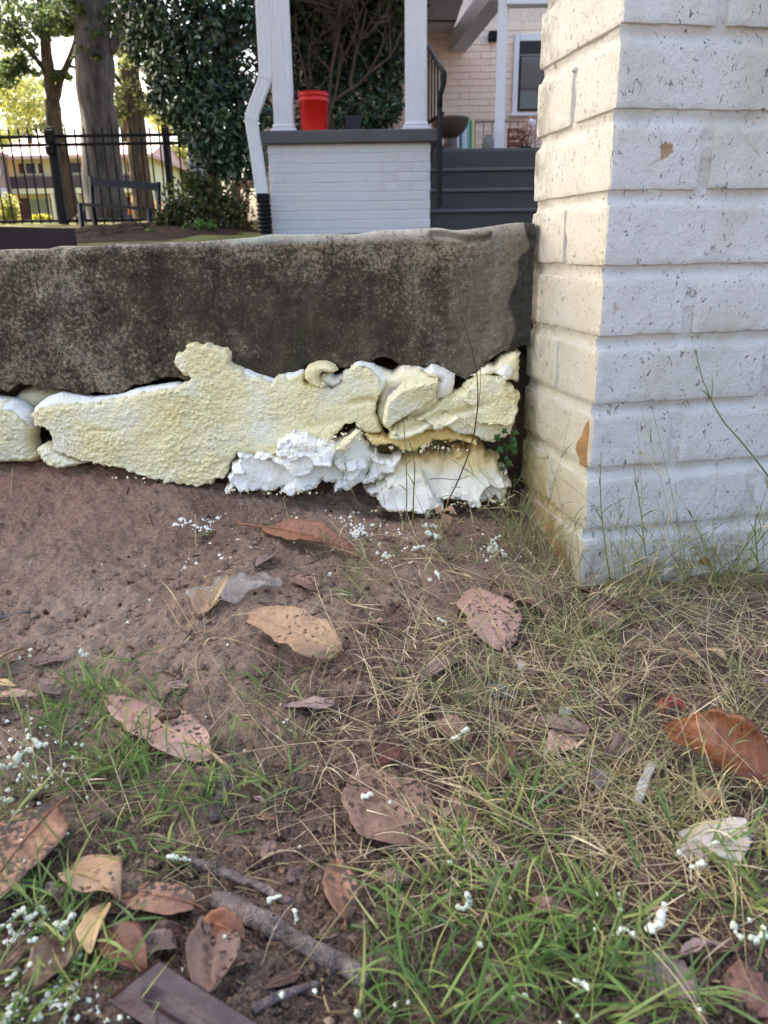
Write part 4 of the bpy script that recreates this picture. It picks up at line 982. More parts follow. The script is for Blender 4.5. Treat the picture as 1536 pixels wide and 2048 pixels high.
for (x, y, dx, dz) in ((640, 250, -.25, 1), (655, 250, .3, 1), (650, 230, .6, .8), (630, 240, -.7, .7), (480, 330, -.3, 1), (470, 300, .2, 1), (670, 200, .9, .5), (700, 170, .2, 1)):
    v = np.array([dx, -.15, dz]); twig(atY(x, y, 9.75), v/np.linalg.norm(v), .75, .024, 4)
link('branches', mb.mesh('branches', True), simple('twig_bark', srgb(96, 82, 72), .85, .2, .25, 8), sh)
for (x, x2) in ((645, 648), (478, 470), (660, 668), (430, 420)):
    mb = MB(); limb(mb, [atY(x2, 445, 9.8), atY((x+x2)/2, 340, 9.8), atY(x, 230, 9.8)], .07, .04, 8)
    link('trunk', mb.mesh('trunk', True), BARK or B3, sh)

def bush(name, label, blobs_, Y, n, ls, lm, cat='bush', group=None):
    t = thing(name, label, cat, group); C = []; N = []
    for (x, y, r) in blobs_:
        c = atY(x, y, Y); R_ = r*pxm(Y); d = RNG.normal(size=(n, 3)); d /= np.linalg.norm(d, axis=1)[:, None]
        C.append(c+d*(R_*RNG.uniform(.35, 1.1, n))[:, None]); N.append(d)
    C = np.concatenate(C); k = C[:, 2] > yard_z(C[:, 1]); V, F = cards(C[k], ls, .5, np.concatenate(N)[k])
    link('foliage', mesh('foliage', V, F, smooth=False), lm, t)
    mb = MB()
    for (x, y, r) in blobs_:
        e = atY(x, y, Y); b = np.array([e[0], Y, float(yard_z(Y))-.02])
        for _ in range(4): mb.add(*tube([b+RNG.normal(size=3)*[.05, .05, 0], (b+e)/2+RNG.normal(size=3)*.04, e+RNG.normal(size=3)*r*pxm(Y)*.4], [.012, .009, .004], 5))
    link('stems', mb.mesh('stems', True), B3, t); return t
LBUSH = leafmat('low_bush_leaf', [srgb(34, 46, 32), srgb(58, 70, 40), srgb(92, 104, 52), srgb(74, 64, 40)], .5, .3, .25)
bush('low_bush', 'low scruffy dark green bush in front of the evergreen shrub', [(372, 400, 44), (410, 420, 42), (440, 395, 36), (350, 430, 34), (395, 365, 26), (470, 430, 34), (330, 440, 22)], 8.3, 420, .055, LBUSH)
bush('dry_bush', 'brownish bare bush between low green bush and downspout', [(484, 380, 26), (492, 400, 24)], 8.6, 60, .05, leafmat('dry_leaf', [srgb(150, 116, 92), srgb(120, 92, 72), srgb(180, 146, 120)], .7, .2, .2))
bush('low_bush', 'tiny bright green plants at the foot of the scruffy bush', [(398, 452, 14), (420, 455, 12), (375, 458, 12), (300, 466, 8)], 7.6, 160, .035, leafmat('fresh_leaf', [srgb(70, 104, 44), srgb(98, 136, 58), srgb(60, 90, 44)], .5, .3, .3))
bush('flowering_bush', 'sunlit yellow green bush behind the fence at the left edge', [(14, 408, 22), (5, 430, 20), (24, 425, 14)], 17, 240, .09, LYEL)
bush('flowering_bush', 'bright flowering plants seen under the bench seat', [(236, 432, 10), (262, 425, 12), (285, 430, 11), (310, 418, 16), (272, 400, 8)], 17.5, 150, .08, leafmat('flower_leaf', [srgb(216, 200, 90), srgb(214, 112, 70), srgb(222, 190, 140), srgb(120, 140, 60)], .5, .2, .4))
bush('flowering_bush', 'row of yellow flowers in front of the distant house', [(70, 436, 6), (84, 435, 7), (98, 436, 6), (40, 440, 5)], 22, 90, .09, leafmat('yellow_flower', [srgb(232, 212, 70), srgb(200, 196, 80), srgb(130, 150, 60)], .5, .2, .4))

# ================================================================== BACKGROUND: FENCE, BENCH, FAR HOUSES, EDGING
FY = 10.2
fe = thing('iron_fence', 'tall black iron picket fence across the upper yard', 'fence')
def fp(x, y): return atY(x, y, FY)
zr1, zr2, ztip, zbot = fp(160, 272)[2], fp(160, 289)[2], fp(160, 256)[2], fp(160, 447)[2]
xa, xb = fp(-60, 280)[0], fp(400, 280)[0]
for zz in (zr1, zr2): boxo('rail', xa, xb, FY-.016, FY+.016, zz-.017, zz+.017, BLACKM, fe, .003)
boxo('rail', xa, xb, FY-.016, FY+.016, zbot+.02, zbot+.05, BLACKM, fe, .003)
pk = MB(); pk.add(*box(-.008, .008, -.008, .008, zbot-.05, ztip-.03)); pk.add([(-.012, -.012, ztip-.032), (.012, -.012, ztip-.032), (.012, .012, ztip-.032), (-.012, .012, ztip-.032), (0, 0, ztip+.03)], [[3, 2, 1, 0], [0, 1, 4], [1, 2, 4], [2, 3, 4], [3, 0, 4]])
pkm = pk.mesh('picket'); pkm.materials.append(BLACKM); x = xa+.03
while x < xb: o = link('picket', pkm, None, fe); o.location = (x, FY, 0); x += .112
po = boxo('post', fp(109, 275)[0]-.045, fp(109, 275)[0]+.045, FY-.11, FY-.02, zbot-.1, fp(109, 256)[2], BLACKM, fe, .006)
boxo('latch_box', fp(108, 275)[0]-.06, fp(108, 275)[0]+.06, FY-.16, FY-.112, fp(108, 290)[2], fp(108, 262)[2], BLACKM, po, .012)
boxo('latch_box', fp(110, 303)[0]-.058, fp(110, 303)[0]+.05, FY-.155, FY-.112, fp(108, 312)[2], fp(108, 294)[2], BLACKM, po, .012)
boxo('post', fp(330, 275)[0]-.03, fp(330, 275)[0]+.03, FY-.03, FY+.03, zbot-.1, fp(330, 250)[2], BLACKM, fe, .004)
BENCHM = simple('bench_paint', srgb(30, 36, 48), .5, .3, .1, 5)
BY = 9.5
bn = thing('bench', 'dark blue grey garden bench in front of the massive trunk', 'bench')
def bp_(x, y, Y=BY): return atY(x, y, Y)
A, B = bp_(181, 363, 9.75), bp_(316, 374, 9.55)
V = []
for p in (A, B):
    for dy, dz in ((-.012, -.04), (.012, -.04), (.012, .04), (-.012, .04)): V.append(p+[0, dy, dz])
BX = [[0, 1, 2, 3], [7, 6, 5, 4], [0, 4, 5, 1], [1, 5, 6, 2], [2, 6, 7, 3], [3, 7, 4, 0]]
link('back_rail', fixn(mesh('back_rail', V, BX, smooth=False)), BENCHM, bn)
S0, S1 = bp_(180, 411, 9.62), bp_(314, 420, 9.42)
for i in range(4):
    V = []
    for p in (S0, S1):
        for dy, dz in ((-.04, -.014), (.04, -.014), (.04, .014), (-.04, .014)): V.append(p+[0, dy-.10*i, dz])
    link('seat_slat', fixn(mesh('seat_slat', V, BX, smooth=False)), BENCHM, bn)
for p, q in ((A, S0), (B, S1)):
    gz = float(yard_z(9.6))-.03
    link('leg', mesh('leg', *tube([(p[0], p[1]+.03, p[2]+.05), (q[0], q[1]+.08, q[2]), (q[0], q[1]+.1, gz)], .03, 4), smooth=False), BENCHM, bn)
    link('leg', mesh('leg', *tube([(q[0], q[1]-.32, q[2]), (q[0], q[1]-.34, gz)], .03, 4), smooth=False), BENCHM, bn)
# brown edging board and mulch behind the low wall
BRE = simple('brown_edging', srgb(64, 46, 44), .7, .3, .15, 6)
q0, q1 = atY(-80, 470, 4.6), atY(150, 474, 5.0)
t = thing('edging_board', 'dark brown edging board lying along the mulch bed', 'edging')
V = []
for p in (q0, q1):
    gz = float(yard_z(p[1]))
    for dy, z in ((-.02, gz-.1), (.02, gz-.1), (.02, p[2]+.05), (-.02, p[2]+.05)): V.append((p[0], p[1]+dy, z))
link('board', fixn(mesh('board', V, BX, smooth=False)), BRE, t)
link('stake', mesh('stake', *tube([(q1[0]-.3, 4.87, .3), (q1[0]-.3, 4.87, q1[2]+.045)], .02, 6)), BRE, t)
mx, my = np.meshgrid(np.linspace(-3.6, -1.15, 60), np.linspace(6.6, 9.4, 60))
u_ = (mx+2.38)/1.2; v_ = (my-8.0)/1.4; hh = np.clip(1-u_**2-v_**2, 0, 1)
mz = yard_z(my)-.03+.09*np.sqrt(hh)*(1+.3*noise(mx*4, my*4, seed=3))+.02*noise(mx*22, my*22, seed=4)*hh
a = M('mulch', .95, .1); a.set('Base Color', a.ramp(a.noise(40, 4, .7), [(.35, srgb(34, 27, 24)), (.6, srgb(66, 52, 46)), (.75, srgb(104, 88, 78))])); a.bump(a.noise(50, 4), .03)
link('mulch_bed', mesh('mulch_bed', np.stack([mx, my, mz], -1).reshape(-1, 3), [gridfaces(60, 60)]), a.m, kind='structure')
# far houses
def farhouse():
    Y = 34.0; g = lambda x, y: atY(x, y, Y); X = lambda x: g(x, 380)[0]; Z = lambda y: g(150, y)[2]
    t = thing('far_house', 'two storey cream house with pinkish red roof beyond the fence', 'house')
    CRM = simple('cream_siding', srgb(234, 226, 182), .7, .2, .06, 1, 0); TRM = simple('cream_trim', srgb(244, 236, 206), .7, .2, .04, 1, 0)
    DRK = simple('dark_band', srgb(92, 78, 84), .8, .2, .1, 1, 0); WIN = simple('far_pane', srgb(48, 42, 50), .3, .5, .1, 1, 0); SHT = simple('brown_shutter', srgb(96, 62, 62), .6, .2, .1, 1, 0)
    boxo('wall', X(12), X(302), Y, Y+7, Z(446), Z(312), CRM, t, 0)
    a = M('pink_shingle', .85, .2); a.set('Base Color', a.ramp(a.noise(3, 4), [(.3, srgb(206, 168, 160)), (.7, srgb(220, 184, 174))])); 
    V = [(X(-20), Y-.6, Z(313)), (X(318), Y-.6, Z(313)), (X(296), Y+3.5, Z(262)), (X(-10), Y+3.5, Z(262)), (X(-20), Y+7.6, Z(313)), (X(318), Y+7.6, Z(313))]
    V += [(x, y, z-.12) for x, y, z in V]
    link('roof', fixn(mesh('roof', V, [[0, 1, 2, 3], [3, 2, 5, 4], [1, 5, 2], [0, 3, 4], [6, 9, 8, 7], [9, 10, 11, 8], [0, 6, 7, 1], [4, 5, 11, 10], [1, 7, 11, 5], [0, 4, 10, 6]], smooth=False)), a.m, t)
    boxo('band', X(20), X(300), Y-.5, Y-.01, Z(376), Z(354), DRK, t, 0)
    boxo('eave', X(12), X(304), Y-.16, Y-.01, Z(319), Z(313), TRM, t, 0)
    boxo('beam', X(20), X(300), Y-.5, Y-.01, Z(388), Z(377.5), CRM, t, 0)
    for (xa, xb) in ((46, 92), (138, 174), (214, 268)):
        wv = boxo('window', X(xa), X(xb), Y-.08, Y-.01, Z(350), Z(322), TRM, t, .02)
        m_ = (xa+xb)/2
        boxo('pane', X(m_-8), X(m_+10), Y-.12, Y-.082, Z(346), Z(326), WIN, wv, 0)
        boxo('shutter', X(xa+1), X(xa+9), Y-.12, Y-.082, Z(346), Z(326), SHT, wv, 0)
        boxo('shutter', X(xb-7), X(xb-1), Y-.12, Y-.082, Z(346), Z(326), SHT, wv, 0)
    for x in (28, 112, 160, 240, 286): boxo('porch_post', X(x-3), X(x+3), Y-.5, Y-.2, Z(446), Z(389), CRM, t, 0)
    for (xa, xb) in ((36, 52), (98, 108), (140, 156), (248, 262)): boxo('door', X(xa), X(xb), Y-.06, Y-.008, Z(440), Z(395), SHT, t, 0)
    boxo('pane', X(58), X(92), Y-.07, Y-.008, Z(432), Z(398), simple('lower_pane', srgb(150, 150, 110), .4, .4, .2, 1, 0), t, 0)
farhouse()
Y = 33.0; g = lambda x, y: atY(x, y, Y)
t = thing('far_garage', 'mauve walled building cut off at the left edge of the photo', 'building')
boxo('wall', g(-160, 380)[0], g(12, 380)[0], Y, Y+.5, g(0, 448)[2], g(0, 312)[2], simple('mauve_siding', srgb(166, 138, 136), .8, .2, .06, 1, 0), t, 0)
boxo('roof_edge', g(-170, 380)[0], g(16, 380)[0], Y-.3, Y+.7, g(0, 314)[2], g(0, 304)[2], simple('mauve_trim', srgb(190, 160, 158), .8, .2, .06, 1, 0), t, .02)
wv = boxo('window', g(-6, 380)[0], g(8, 380)[0], Y-.06, Y-.005, g(0, 350)[2], g(0, 326)[2], WHITEP, t, .01)
boxo('pane', g(-4, 380)[0], g(6, 380)[0], Y-.08, Y-.062, g(0, 348)[2], g(0, 328)[2], GLASS, wv, 0)
boxo('door', g(-20, 380)[0], g(14, 380)[0], Y-.05, Y-.004, g(0, 446)[2], g(0, 376)[2], simple('garage_door', srgb(196, 200, 206), .6, .2, .04, 1, 0), t, .01)
t = thing('white_garden_board', 'pale blue grey board partly hidden between fence end and shrub', 'board')
q = atY(388, 330, 9.9)
boxo('panel', q[0]-.06, q[0]+.30, 9.9, 9.95, float(yard_z(9.9))-.1, atY(388, 280, 9.9)[2], simple('pale_board', srgb(190, 198, 216), .6, .2, .05, 2, 0), t, .006)

# ================================================================== UNSEEN TREES ADDED TO SHADE THE SCENE
# trees added out of view toward the sun; fallen leaves suggest only the magnolia
def shade_tree(label, base, crown, R3, n, ls, r0):
    t = thing('tree', label, 'tree', 'unseen trees placed to shade the yard'); mb = MB()
    c = np.array(crown); b = np.array(base)
    limb(mb, [b, b*.6+c*.4+[.1, .1, 0], c], r0, r0*.4, 12)
    d = RNG.normal(size=(26, 3)); d /= np.linalg.norm(d, axis=1)[:, None]
    for e in d: limb(mb, [b*.45+c*.55, c*.6+.4*(c+e*R3*.6), c+e*R3*.85], r0*.3, .015, 6)
    link('trunk', mb.mesh('trunk', True), B1, t)
    d = RNG.normal(size=(n, 3)); d /= np.linalg.norm(d, axis=1)[:, None]
    rr = RNG.uniform(.35, 1.0, n)**.5*(1+.18*noise(d[:, 0]*3, d[:, 1]*3, d[:, 2]*3, seed=8))
    V, F = cards(c+d*rr[:, None]*R3, ls, .45)
    link('crown', mesh('crown', V, F, smooth=False), LMAG, t)
LMAG = leafmat('magnolia_leaf', [srgb(40, 62, 36), srgb(62, 86, 46), srgb(84, 106, 58)], .35, .5, .25)
shade_tree('unseen magnolia tree, crown placed left of the low wall to shade the ground', (-6.2, 3.4, .4), (-4.25, 3.45, 5.2), np.array([3.0, 3.0, 1.4]), 19000, .24, .22)
shade_tree('unseen pecan tree added left of the porch to shade its wall', (-9.5, 14.0, .8), (-5.0, 14.2, 9.6), np.array([4.4, 3.8, 2.0]), 20000, .34, .32)
shade_tree('unseen oak tree added left of the yard to shade the plinth', (-9.0, 8.5, .6), (-5.8, 10.4, 8.6), np.array([4.7, 4.7, 2.6]), 26000, .34, .34)

# ================================================================== FALLEN LEAVES
def leaf_mat(name, c1, c2, gloss=.45, spots=0.0, spotc=(60, 46, 38), vein=1.0):
    a = M(name, gloss, .4); sp = a.sep(); X_, Y_, Z_ = sp
    ay = a.math('ABSOLUTE', Y_)
    wv = a.math('SINE', a.math('MULTIPLY', a.math('SUBTRACT', X_, a.math('MULTIPLY', ay, .75)), 760))
    n = a.noise(45, 4, .65)
    c = a.ramp(n, [(.3, srgb(*c1)), (.68, srgb(*c2))])
    c = a.mix(a.rng(wv, .75, 1.0, 0, .14*vein), c, srgb(min(255, c2[0]+30), min(255, c2[1]+26), min(255, c2[2]+20)))
    c = a.mix(a.rng(a.noise(140, 3, .7), .60, .72, 0, .5), c, tuple(x*.55 for x in srgb(*c1)[:3])+(1,))
    if spots: c = a.mix(a.math('MULTIPLY', a.rng(a.noise(200, 3, .6), .66-.14*spots, .72-.14*spots), a.rng(a.noise(24, 3), .40, .55)), c, srgb(*spotc))
    a.set('Base Color', c)
    b = a.bump(wv, .0002, .7); a.bump(a.noise(190, 4, .7), .0009, .7, b)
    return a.m
LM = {
 'pink': leaf_mat('pink_tan_leaf', (158, 124, 112), (186, 150, 136), .6, .9),
 'tan': leaf_mat('tan_leaf', (150, 119, 93), (180, 147, 115), .55, .6),
 'orange': leaf_mat('orange_brown_leaf', (112, 74, 56), (150, 103, 77), .5, .4),
 'brown': leaf_mat('brown_leaf', (108, 82, 70), (146, 116, 100), .6, 1.1),
 'glossy': leaf_mat('glossy_chestnut_leaf', (78, 44, 28), (128, 78, 46), .26, .3),
 'spot': leaf_mat('spotted_leaf', (126, 92, 74), (160, 122, 99), .5, 1.4, (70, 58, 54)),
 'grey': leaf_mat('grey_brown_leaf', (104, 88, 82), (140, 118, 110), .7, .6),
 'mauve': leaf_mat('mauve_grey_leaf', (146, 122, 122), (172, 148, 144), .6, .5),
 'dark': leaf_mat('dark_brown_leaf', (62, 46, 40), (96, 72, 60), .4, .5),
 'red': leaf_mat('dark_red_leaf', (70, 40, 36), (100, 60, 50), .5, .3),
 'green': leaf_mat('small_green_leaf', (62, 96, 48), (90, 124, 62), .4),
 'straw': leaf_mat('straw_leaf', (166, 140, 104), (192, 166, 126), .6, .3),
}
def dead_leaf(label, base, tip, wid, m, roll=0.0, lift=.006, cup=.25, arch=.10, curl=0.0, twist=0.0, wav=.05, pet=.16, shape=.85, seed=0, tiplift=0.0, name='fallen_leaf', group=None, hole=None):
    """base and tip: photo pixels where the leaf begins and ends; wid: width over length"""
    p0 = on_ground(*base, lift); p1 = on_ground(*tip, lift+tiplift); ax = p1-p0; L = np.linalg.norm(ax); ax /= L
    sd_ = np.cross([0, 0, 1.0], ax); sd_ /= np.linalg.norm(sd_); up = np.cross(ax, sd_)
    ca, sa = math.cos(roll), math.sin(roll); s2 = ca*sd_+sa*up; u2 = -sa*sd_+ca*up
    NU, NV = 30, 13
    u, v = np.meshgrid(np.linspace(0, 1, NU), np.linspace(-1, 1, NV), indexing='ij')
    wp = np.sin(np.pi*u**shape)**.80*(1-.12*u)+.012; wv_ = wid*L*.5*wp*(1+.11*noise(u*5+seed, np.sign(v)*3.3, seed=seed+2)-.22*np.maximum(0, noise(u*11+seed*1.7, np.sign(v)*5.1, seed=seed+7)-.35))
    y = v*wv_
    if curl:
        R_ = wid*L*.5/curl; th = y/R_; y, z = R_*np.sin(th), R_*(1-np.cos(th))
    else: z = cup*np.abs(y)
    z = z + arch*L*np.sin(np.pi*u) + wav*L*noise(u*3.2+seed, v*1.3, seed=seed)*np.abs(v)**.7 + .012*L*noise(u*9+seed, v*4, seed=seed+1)
    tw = twist*(u-.4); y, z = y*np.cos(tw)-z*np.sin(tw)*1.0, z*np.cos(tw)+y*np.sin(tw)
    x = u*L+.02*L*noise(v*2+seed, u*2, seed=seed+4)
    top_ = np.stack([x, y, z], -1).reshape(-1, 3); bt = top_-np.array([0, 0, .0006])
    f = gridfaces(NU, NV); n = NU*NV
    rim = [i*NV for i in range(NU)]+[(NU-1)*NV+j for j in range(1, NV)]+[i*NV+NV-1 for i in range(NU-2, -1, -1)]+list(range(NV-2, 0, -1))
    rf = np.array([[rim[i], rim[(i+1) % len(rim)], rim[(i+1) % len(rim)]+n, rim[i]+n] for i in range(len(rim))])
    t = thing(name, label, 'leaf', group)
    if name == 'fallen_leaf': LEAFXY.append(((p0+p1)[:2]/2, ax[:2].copy(), L*.5, wid*L*.42))
    t.matrix_world = Matrix(((ax[0], s2[0], u2[0], p0[0]), (ax[1], s2[1], u2[1], p0[1]), (ax[2], s2[2], u2[2], p0[2]), (0, 0, 0, 1)))
    link('blade', fixn(mesh('blade', np.concatenate([top_, bt]), [np.concatenate([f, f[:, ::-1]+n, rf])])), LM[m], t)
    mid = top_.reshape(NU, NV, 3)[:, NV//2]; mid = mid+[0, 0, .0003]
    P = np.concatenate([[[-pet*L, .02*L*math.sin(seed), -.004], [-pet*L*.5, .01*L*math.sin(seed), -.001]], mid[:-2:3]]) if pet else mid[:-2:3]
    link('midrib', mesh('midrib', *tube(P, np.linspace(.0013, .0004, len(P))*min(1.4, max(.5, L/.09)), 6)), LM['orange' if m in ('orange', 'glossy', 'spot', 'red') else 'straw' if m in ('tan', 'straw', 'pink') else 'brown'], t)
    return t
LEAFXY = []
D = dead_leaf
D('long pinkish tan leaf sprinkled with dark soil beside the green tuft', (425, 1510), (206, 1398), .36, 'pink', -.12, .010, .10, .03, pet=.18, seed=1)
D('pale tan curled leaf arching over a hollow in the bare soil', (686, 1302), (494, 1232), .46, 'tan', -.55, .016, .35, .05, twist=.9, wav=.09, pet=0, seed=2)
D('narrow orange brown folded leaf on the soil below the white foam', (522, 1056), (722, 1112), .28, 'orange', .35, .008, .4, .08, pet=.26, seed=3)
D('broad pinkish tan leaf with holes lying near the pillar among dry stems', (1008, 1296), (944, 1172), .56, 'pink', .10, .010, .12, .05, wav=.07, pet=.08, seed=4)
D('rolled brown leaf behind the broad pinkish leaf near the pillar', (1112, 1240), (1000, 1182), .36, 'brown', .1, .008, .2, .05, curl=1.5, pet=.1, seed=5)
D('large glossy chestnut leaf curled up at the right edge of the photo', (1545, 1568), (1326, 1440), .70, 'glossy', -.42, .016, .35, .12, curl=1.25, twist=-.5, wav=.09, pet=.1, seed=6, tiplift=.018)
D('largest spotted brown leaf at the left edge of the lower lawn', (112, 1612), (-70, 1830), .62, 'spot', .05, .016, .06, .02, pet=.12, wav=.03, seed=7)
D('smooth tan leaf folded over beside the largest spotted leaf', (140, 1742), (236, 1800), .80, 'tan', -.25, .016, .35, .10, wav=.10, pet=.18, seed=8)
D('wide brown leaf dusted with soil right of the folded tan leaf', (392, 1810), (226, 1800), .52, 'spot', .12, .010, .25, .08, wav=.08, pet=.12, seed=9)
D('crumpled brown leaf standing between the twig and metal strip', (416, 1990), (420, 1836), .52, 'brown', .35, .012, .6, .06, twist=.8, wav=.14, pet=.05, seed=10)
D('second crumpled brown leaf tip touching the thick twig', (490, 1880), (398, 1842), .55, 'orange', -.2, .012, .5, .12, twist=-.6, wav=.14, pet=.05, seed=11)
D('upright narrow wet brown leaf above the thick twig', (690, 1842), (668, 1716), .46, 'spot', .25, .010, .2, .05, pet=.06, seed=12)
D('big flat brown leaf half buried in soil near the lower middle', (822, 1690), (720, 1522), .78, 'brown', .05, .007, .06, .02, wav=.04, pet=0, seed=13)
D('small mauve grey oval leaf on the soil below the tan arching leaf', (668, 1408), (568, 1416), .44, 'mauve', .1, .006, .15, .05, pet=.14, seed=14)
D('dark curled leaf standing among dry grass left of the white shard', (978, 1580), (1006, 1486), .60, 'dark', -.3, .012, .3, .08, pet=.1, seed=15)
D('pinkish brown leaf under dry stems in the right middle', (1190, 1476), (1052, 1440), .48, 'grey', .1, .008, .2, .05, pet=.08, seed=16)
D('another pinkish leaf just below, crossing the dry stems', (1100, 1506), (1176, 1452), .60, 'pink', .1, .006, .2, .05, pet=0, seed=17)
D('tan pointed leaf tip entering from the left edge', (-60, 1350), (46, 1296), .46, 'tan', -.2, .012, .2, .05, pet=0, seed=18)
D('pale pinkish leaf at the left edge above the green tuft', (-70, 1400), (76, 1396), .36, 'pink', -.2, .014, .2, .03, pet=0, seed=19)
D('thin pale leaf behind the pinkish leaf at the left edge', (-50, 1372), (40, 1374), .30, 'straw', -.1, .012, .2, .03, pet=0, seed=20)
D('small brown leaf on the soil below the clear plastic scrap', (640, 1186), (575, 1150), .55, 'brown', .1, .006, .2, .05, pet=.1, seed=21)
D('tiny dry brown leaf beside the clear plastic scrap', (552, 1104), (512, 1136), .50, 'grey', .1, .006, .2, .05, pet=.1, seed=22)
D('tiny tan oval leaf among the white crumbs', (246, 1062), (204, 1076), .52, 'tan', .1, .006, .2, .05, pet=.1, seed=23)
D('tiny orange brown leaf above the white crumbs', (318, 1044), (280, 1034), .60, 'orange', .2, .006, .3, .1, pet=.05, seed=24)
D('tiny green leaf on the soil right of the white crumbs', (428, 1062), (398, 1074), .42, 'green', .1, .006, .2, .05, pet=.1, seed=25)
D('dark red leaf in the dry grass above the big buried leaf', (742, 1530), (806, 1494), .62, 'red', .1, .010, .25, .06, pet=.1, seed=26)
D('curved brown leaf beside the white foam shred in dry grass', (944, 1486), (866, 1446), .56, 'brown', -.2, .008, .5, .12, pet=.05, seed=27)
D('dark brown torn leaf under the pale drips at the lower left', (148, 1870), (52, 1990), .62, 'dark', .1, .012, .2, .03, wav=.08, pet=.1, seed=28)
D('reddish brown leaf in the grass above the metal strip', (212, 1858), (292, 1946), .52, 'red', .1, .012, .25, .05, pet=.08, seed=29)
D('torn pale straw leaf fragment sticking up beside the drips', (212, 1810), (178, 1906), .44, 'straw', .5, .012, .4, .05, pet=0, seed=30)
D('reddish brown leaf leaning at the foot of the pillar corner', (1252, 1228), (1150, 1180), .42, 'red', .3, .012, .35, .08, pet=.06, seed=31)
D('brown leaf standing against the foot of the pillar', (1190, 1262), (1226, 1192), .55, 'brown', .4, .010, .3, .06, pet=.04, seed=32)
D('small orange leaf scrap in dry stems right of the pillar corner', (1402, 1330), (1356, 1296), .60, 'tan', .2, .014, .3, .08, pet=.06, seed=33)
D('pale orange leaf scrap in dry stems near the right edge', (1452, 1318), (1414, 1296), .70, 'straw', .2, .014, .3, .08, pet=.06, seed=34)
D('thin dark brown curved leaf on the bare soil mid picture', (590, 1232), (520, 1206), .22, 'dark', .1, .006, .5, .06, pet=.1, seed=35)
D('long grey brown leaf under the straw clump', (926, 1320), (826, 1368), .30, 'grey', .1, .007, .3, .05, pet=.1, seed=36)
D('brown leaf sliver below the straw clump on the soil', (800, 1240), (700, 1256), .24, 'brown', .1, .007, .3, .05, pet=.1, seed=37)
D('tan leaf partly under grass at the right edge', (1550, 1490), (1476, 1470), .50, 'tan', .1, .010, .3, .05, pet=0, seed=38)
D('brown leaf under green grass in the lower middle right', (1150, 1836), (1056, 1800), .44, 'brown', .1, .010, .3, .05, pet=0, seed=39)
D('rust brown leaf in the dry grass right of the big buried leaf', (962, 1650), (894, 1598), .50, 'brown', .2, .010, .3, .05, pet=.1, seed=40)
D('dark leaf beneath the grass under the thick twig', (600, 1946), (528, 1976), .44, 'dark', .1, .006, .2, .03, pet=.1, seed=41)
D('dull brown leaf scrap between left tuft and folded leaf', (250, 1716), (170, 1742), .40, 'grey', .1, .010, .3, .05, pet=0, seed=42)
D('brown leaf above the folded leaf in the left grass', (60, 1330), (140, 1316), .40, 'grey', .0, .006, .3, .05, pet=0, seed=43)
D('small purple brown leaf near the left tuft', (120, 1390), (70, 1360), .56, 'grey', .1, .008, .3, .05, pet=0, seed=44)
for i, (x, y, an_, L, m_, lab) in enumerate([(30, 1780, .4, 90, 'grey', 'grey brown leaf tucked under the largest spotted leaf'), (250, 1770, 2.4, 80, 'grey', 'curled grey leaf between folded tan leaf and soil dusted leaf'), (330, 1870, .3, 86, 'dark', 'dark damp leaf below the soil dusted leaf'), (20, 1930, 1.0, 100, 'brown', 'brown leaf almost buried under pale drips at the corner'), (316, 1892, 2.9, 80, 'grey', 'flat grey leaf behind the tip of the metal strip'), (470, 1930, .6, 90, 'brown', 'rumpled brown leaf between twig and metal strip end'),
        (110, 1790, 2.2, 70, 'mauve', 'faded mauve leaf edge beneath the folded tan leaf'), (540, 1700, 1.2, 60, 'grey', 'small grey leaf on dark soil above the thin twig'), (790, 1760, .2, 70, 'grey', 'grey leaf scrap in grass right of the upright narrow leaf'), (1240, 1500, .5, 70, 'grey', 'dull grey leaf under dry stems left of the chestnut leaf'), (1090, 1660, 2.7, 74, 'brown', 'broken brown leaf in dry grass left of the concrete chunk'), (1420, 1600, .3, 60, 'tan', 'tan leaf shred below the chestnut leaf'), (690, 1560, 1.9, 66, 'dark', 'dark leaf fragment left of the big buried leaf'), (1020, 1560, .2, 60, 'brown', 'brown leaf fragment right of the dark curled leaf'), (1400, 1900, .4, 90, 'mauve', 'pale mauve leaf in grass near the bottom right')]):
    D(lab, (x-.5*L*math.cos(an_), y+.3*L*math.sin(an_)), (x+.5*L*math.cos(an_), y-.3*L*math.sin(an_)), RNG.uniform(.45, .7), m_, RNG.uniform(-.3, .3), .007, .3, .09, wav=.16, twist=RNG.uniform(-.8, .8), pet=.05, seed=70+i)
# nameless small leaf litter, alike and scattered
ctr = [(RNG.uniform(-10, 1540), RNG.uniform(1120, 2040)) for _ in range(46)]+[(RNG.uniform(480, 1540), RNG.uniform(1330, 2030)) for _ in range(44)]
for i, (x, y) in enumerate(ctr):
    an_ = RNG.uniform(0, 6.28); L = RNG.uniform(18, 50)*(.6+(y-1000)/1300)
    D('small crumbling brown leaf scrap trodden into the soil', (x, y), (x+L*math.cos(an_), y+.5*L*math.sin(an_)), RNG.uniform(.35, .7), random.choice(['brown', 'grey', 'dark', 'brown', 'mauve', 'spot']), RNG.uniform(-.3, .3), .003, .2, .04, wav=.12, pet=0, seed=100+i, name='leaf_scrap', group='small leaf scraps on the soil')
# crumbs of soil on the long pinkish leaf
for (x, y, r, lab) in ((336, 1430, 7, 'small dark bark chip lying on the long pinkish leaf'),):
    p = on_ground(x, y, .0225); V, F = lathe([(.001, -.002), (.006, -.0015), (.007, .001), (.004, .003), (.001, .003)], 9); V = np.array(V)*[1.6, .8, 1]+.0006*RNG.normal(size=(len(V), 3))
    link('bark_chip', mesh('bark_chip', V+p, F), LM['dark'], None, lab, 'bark')
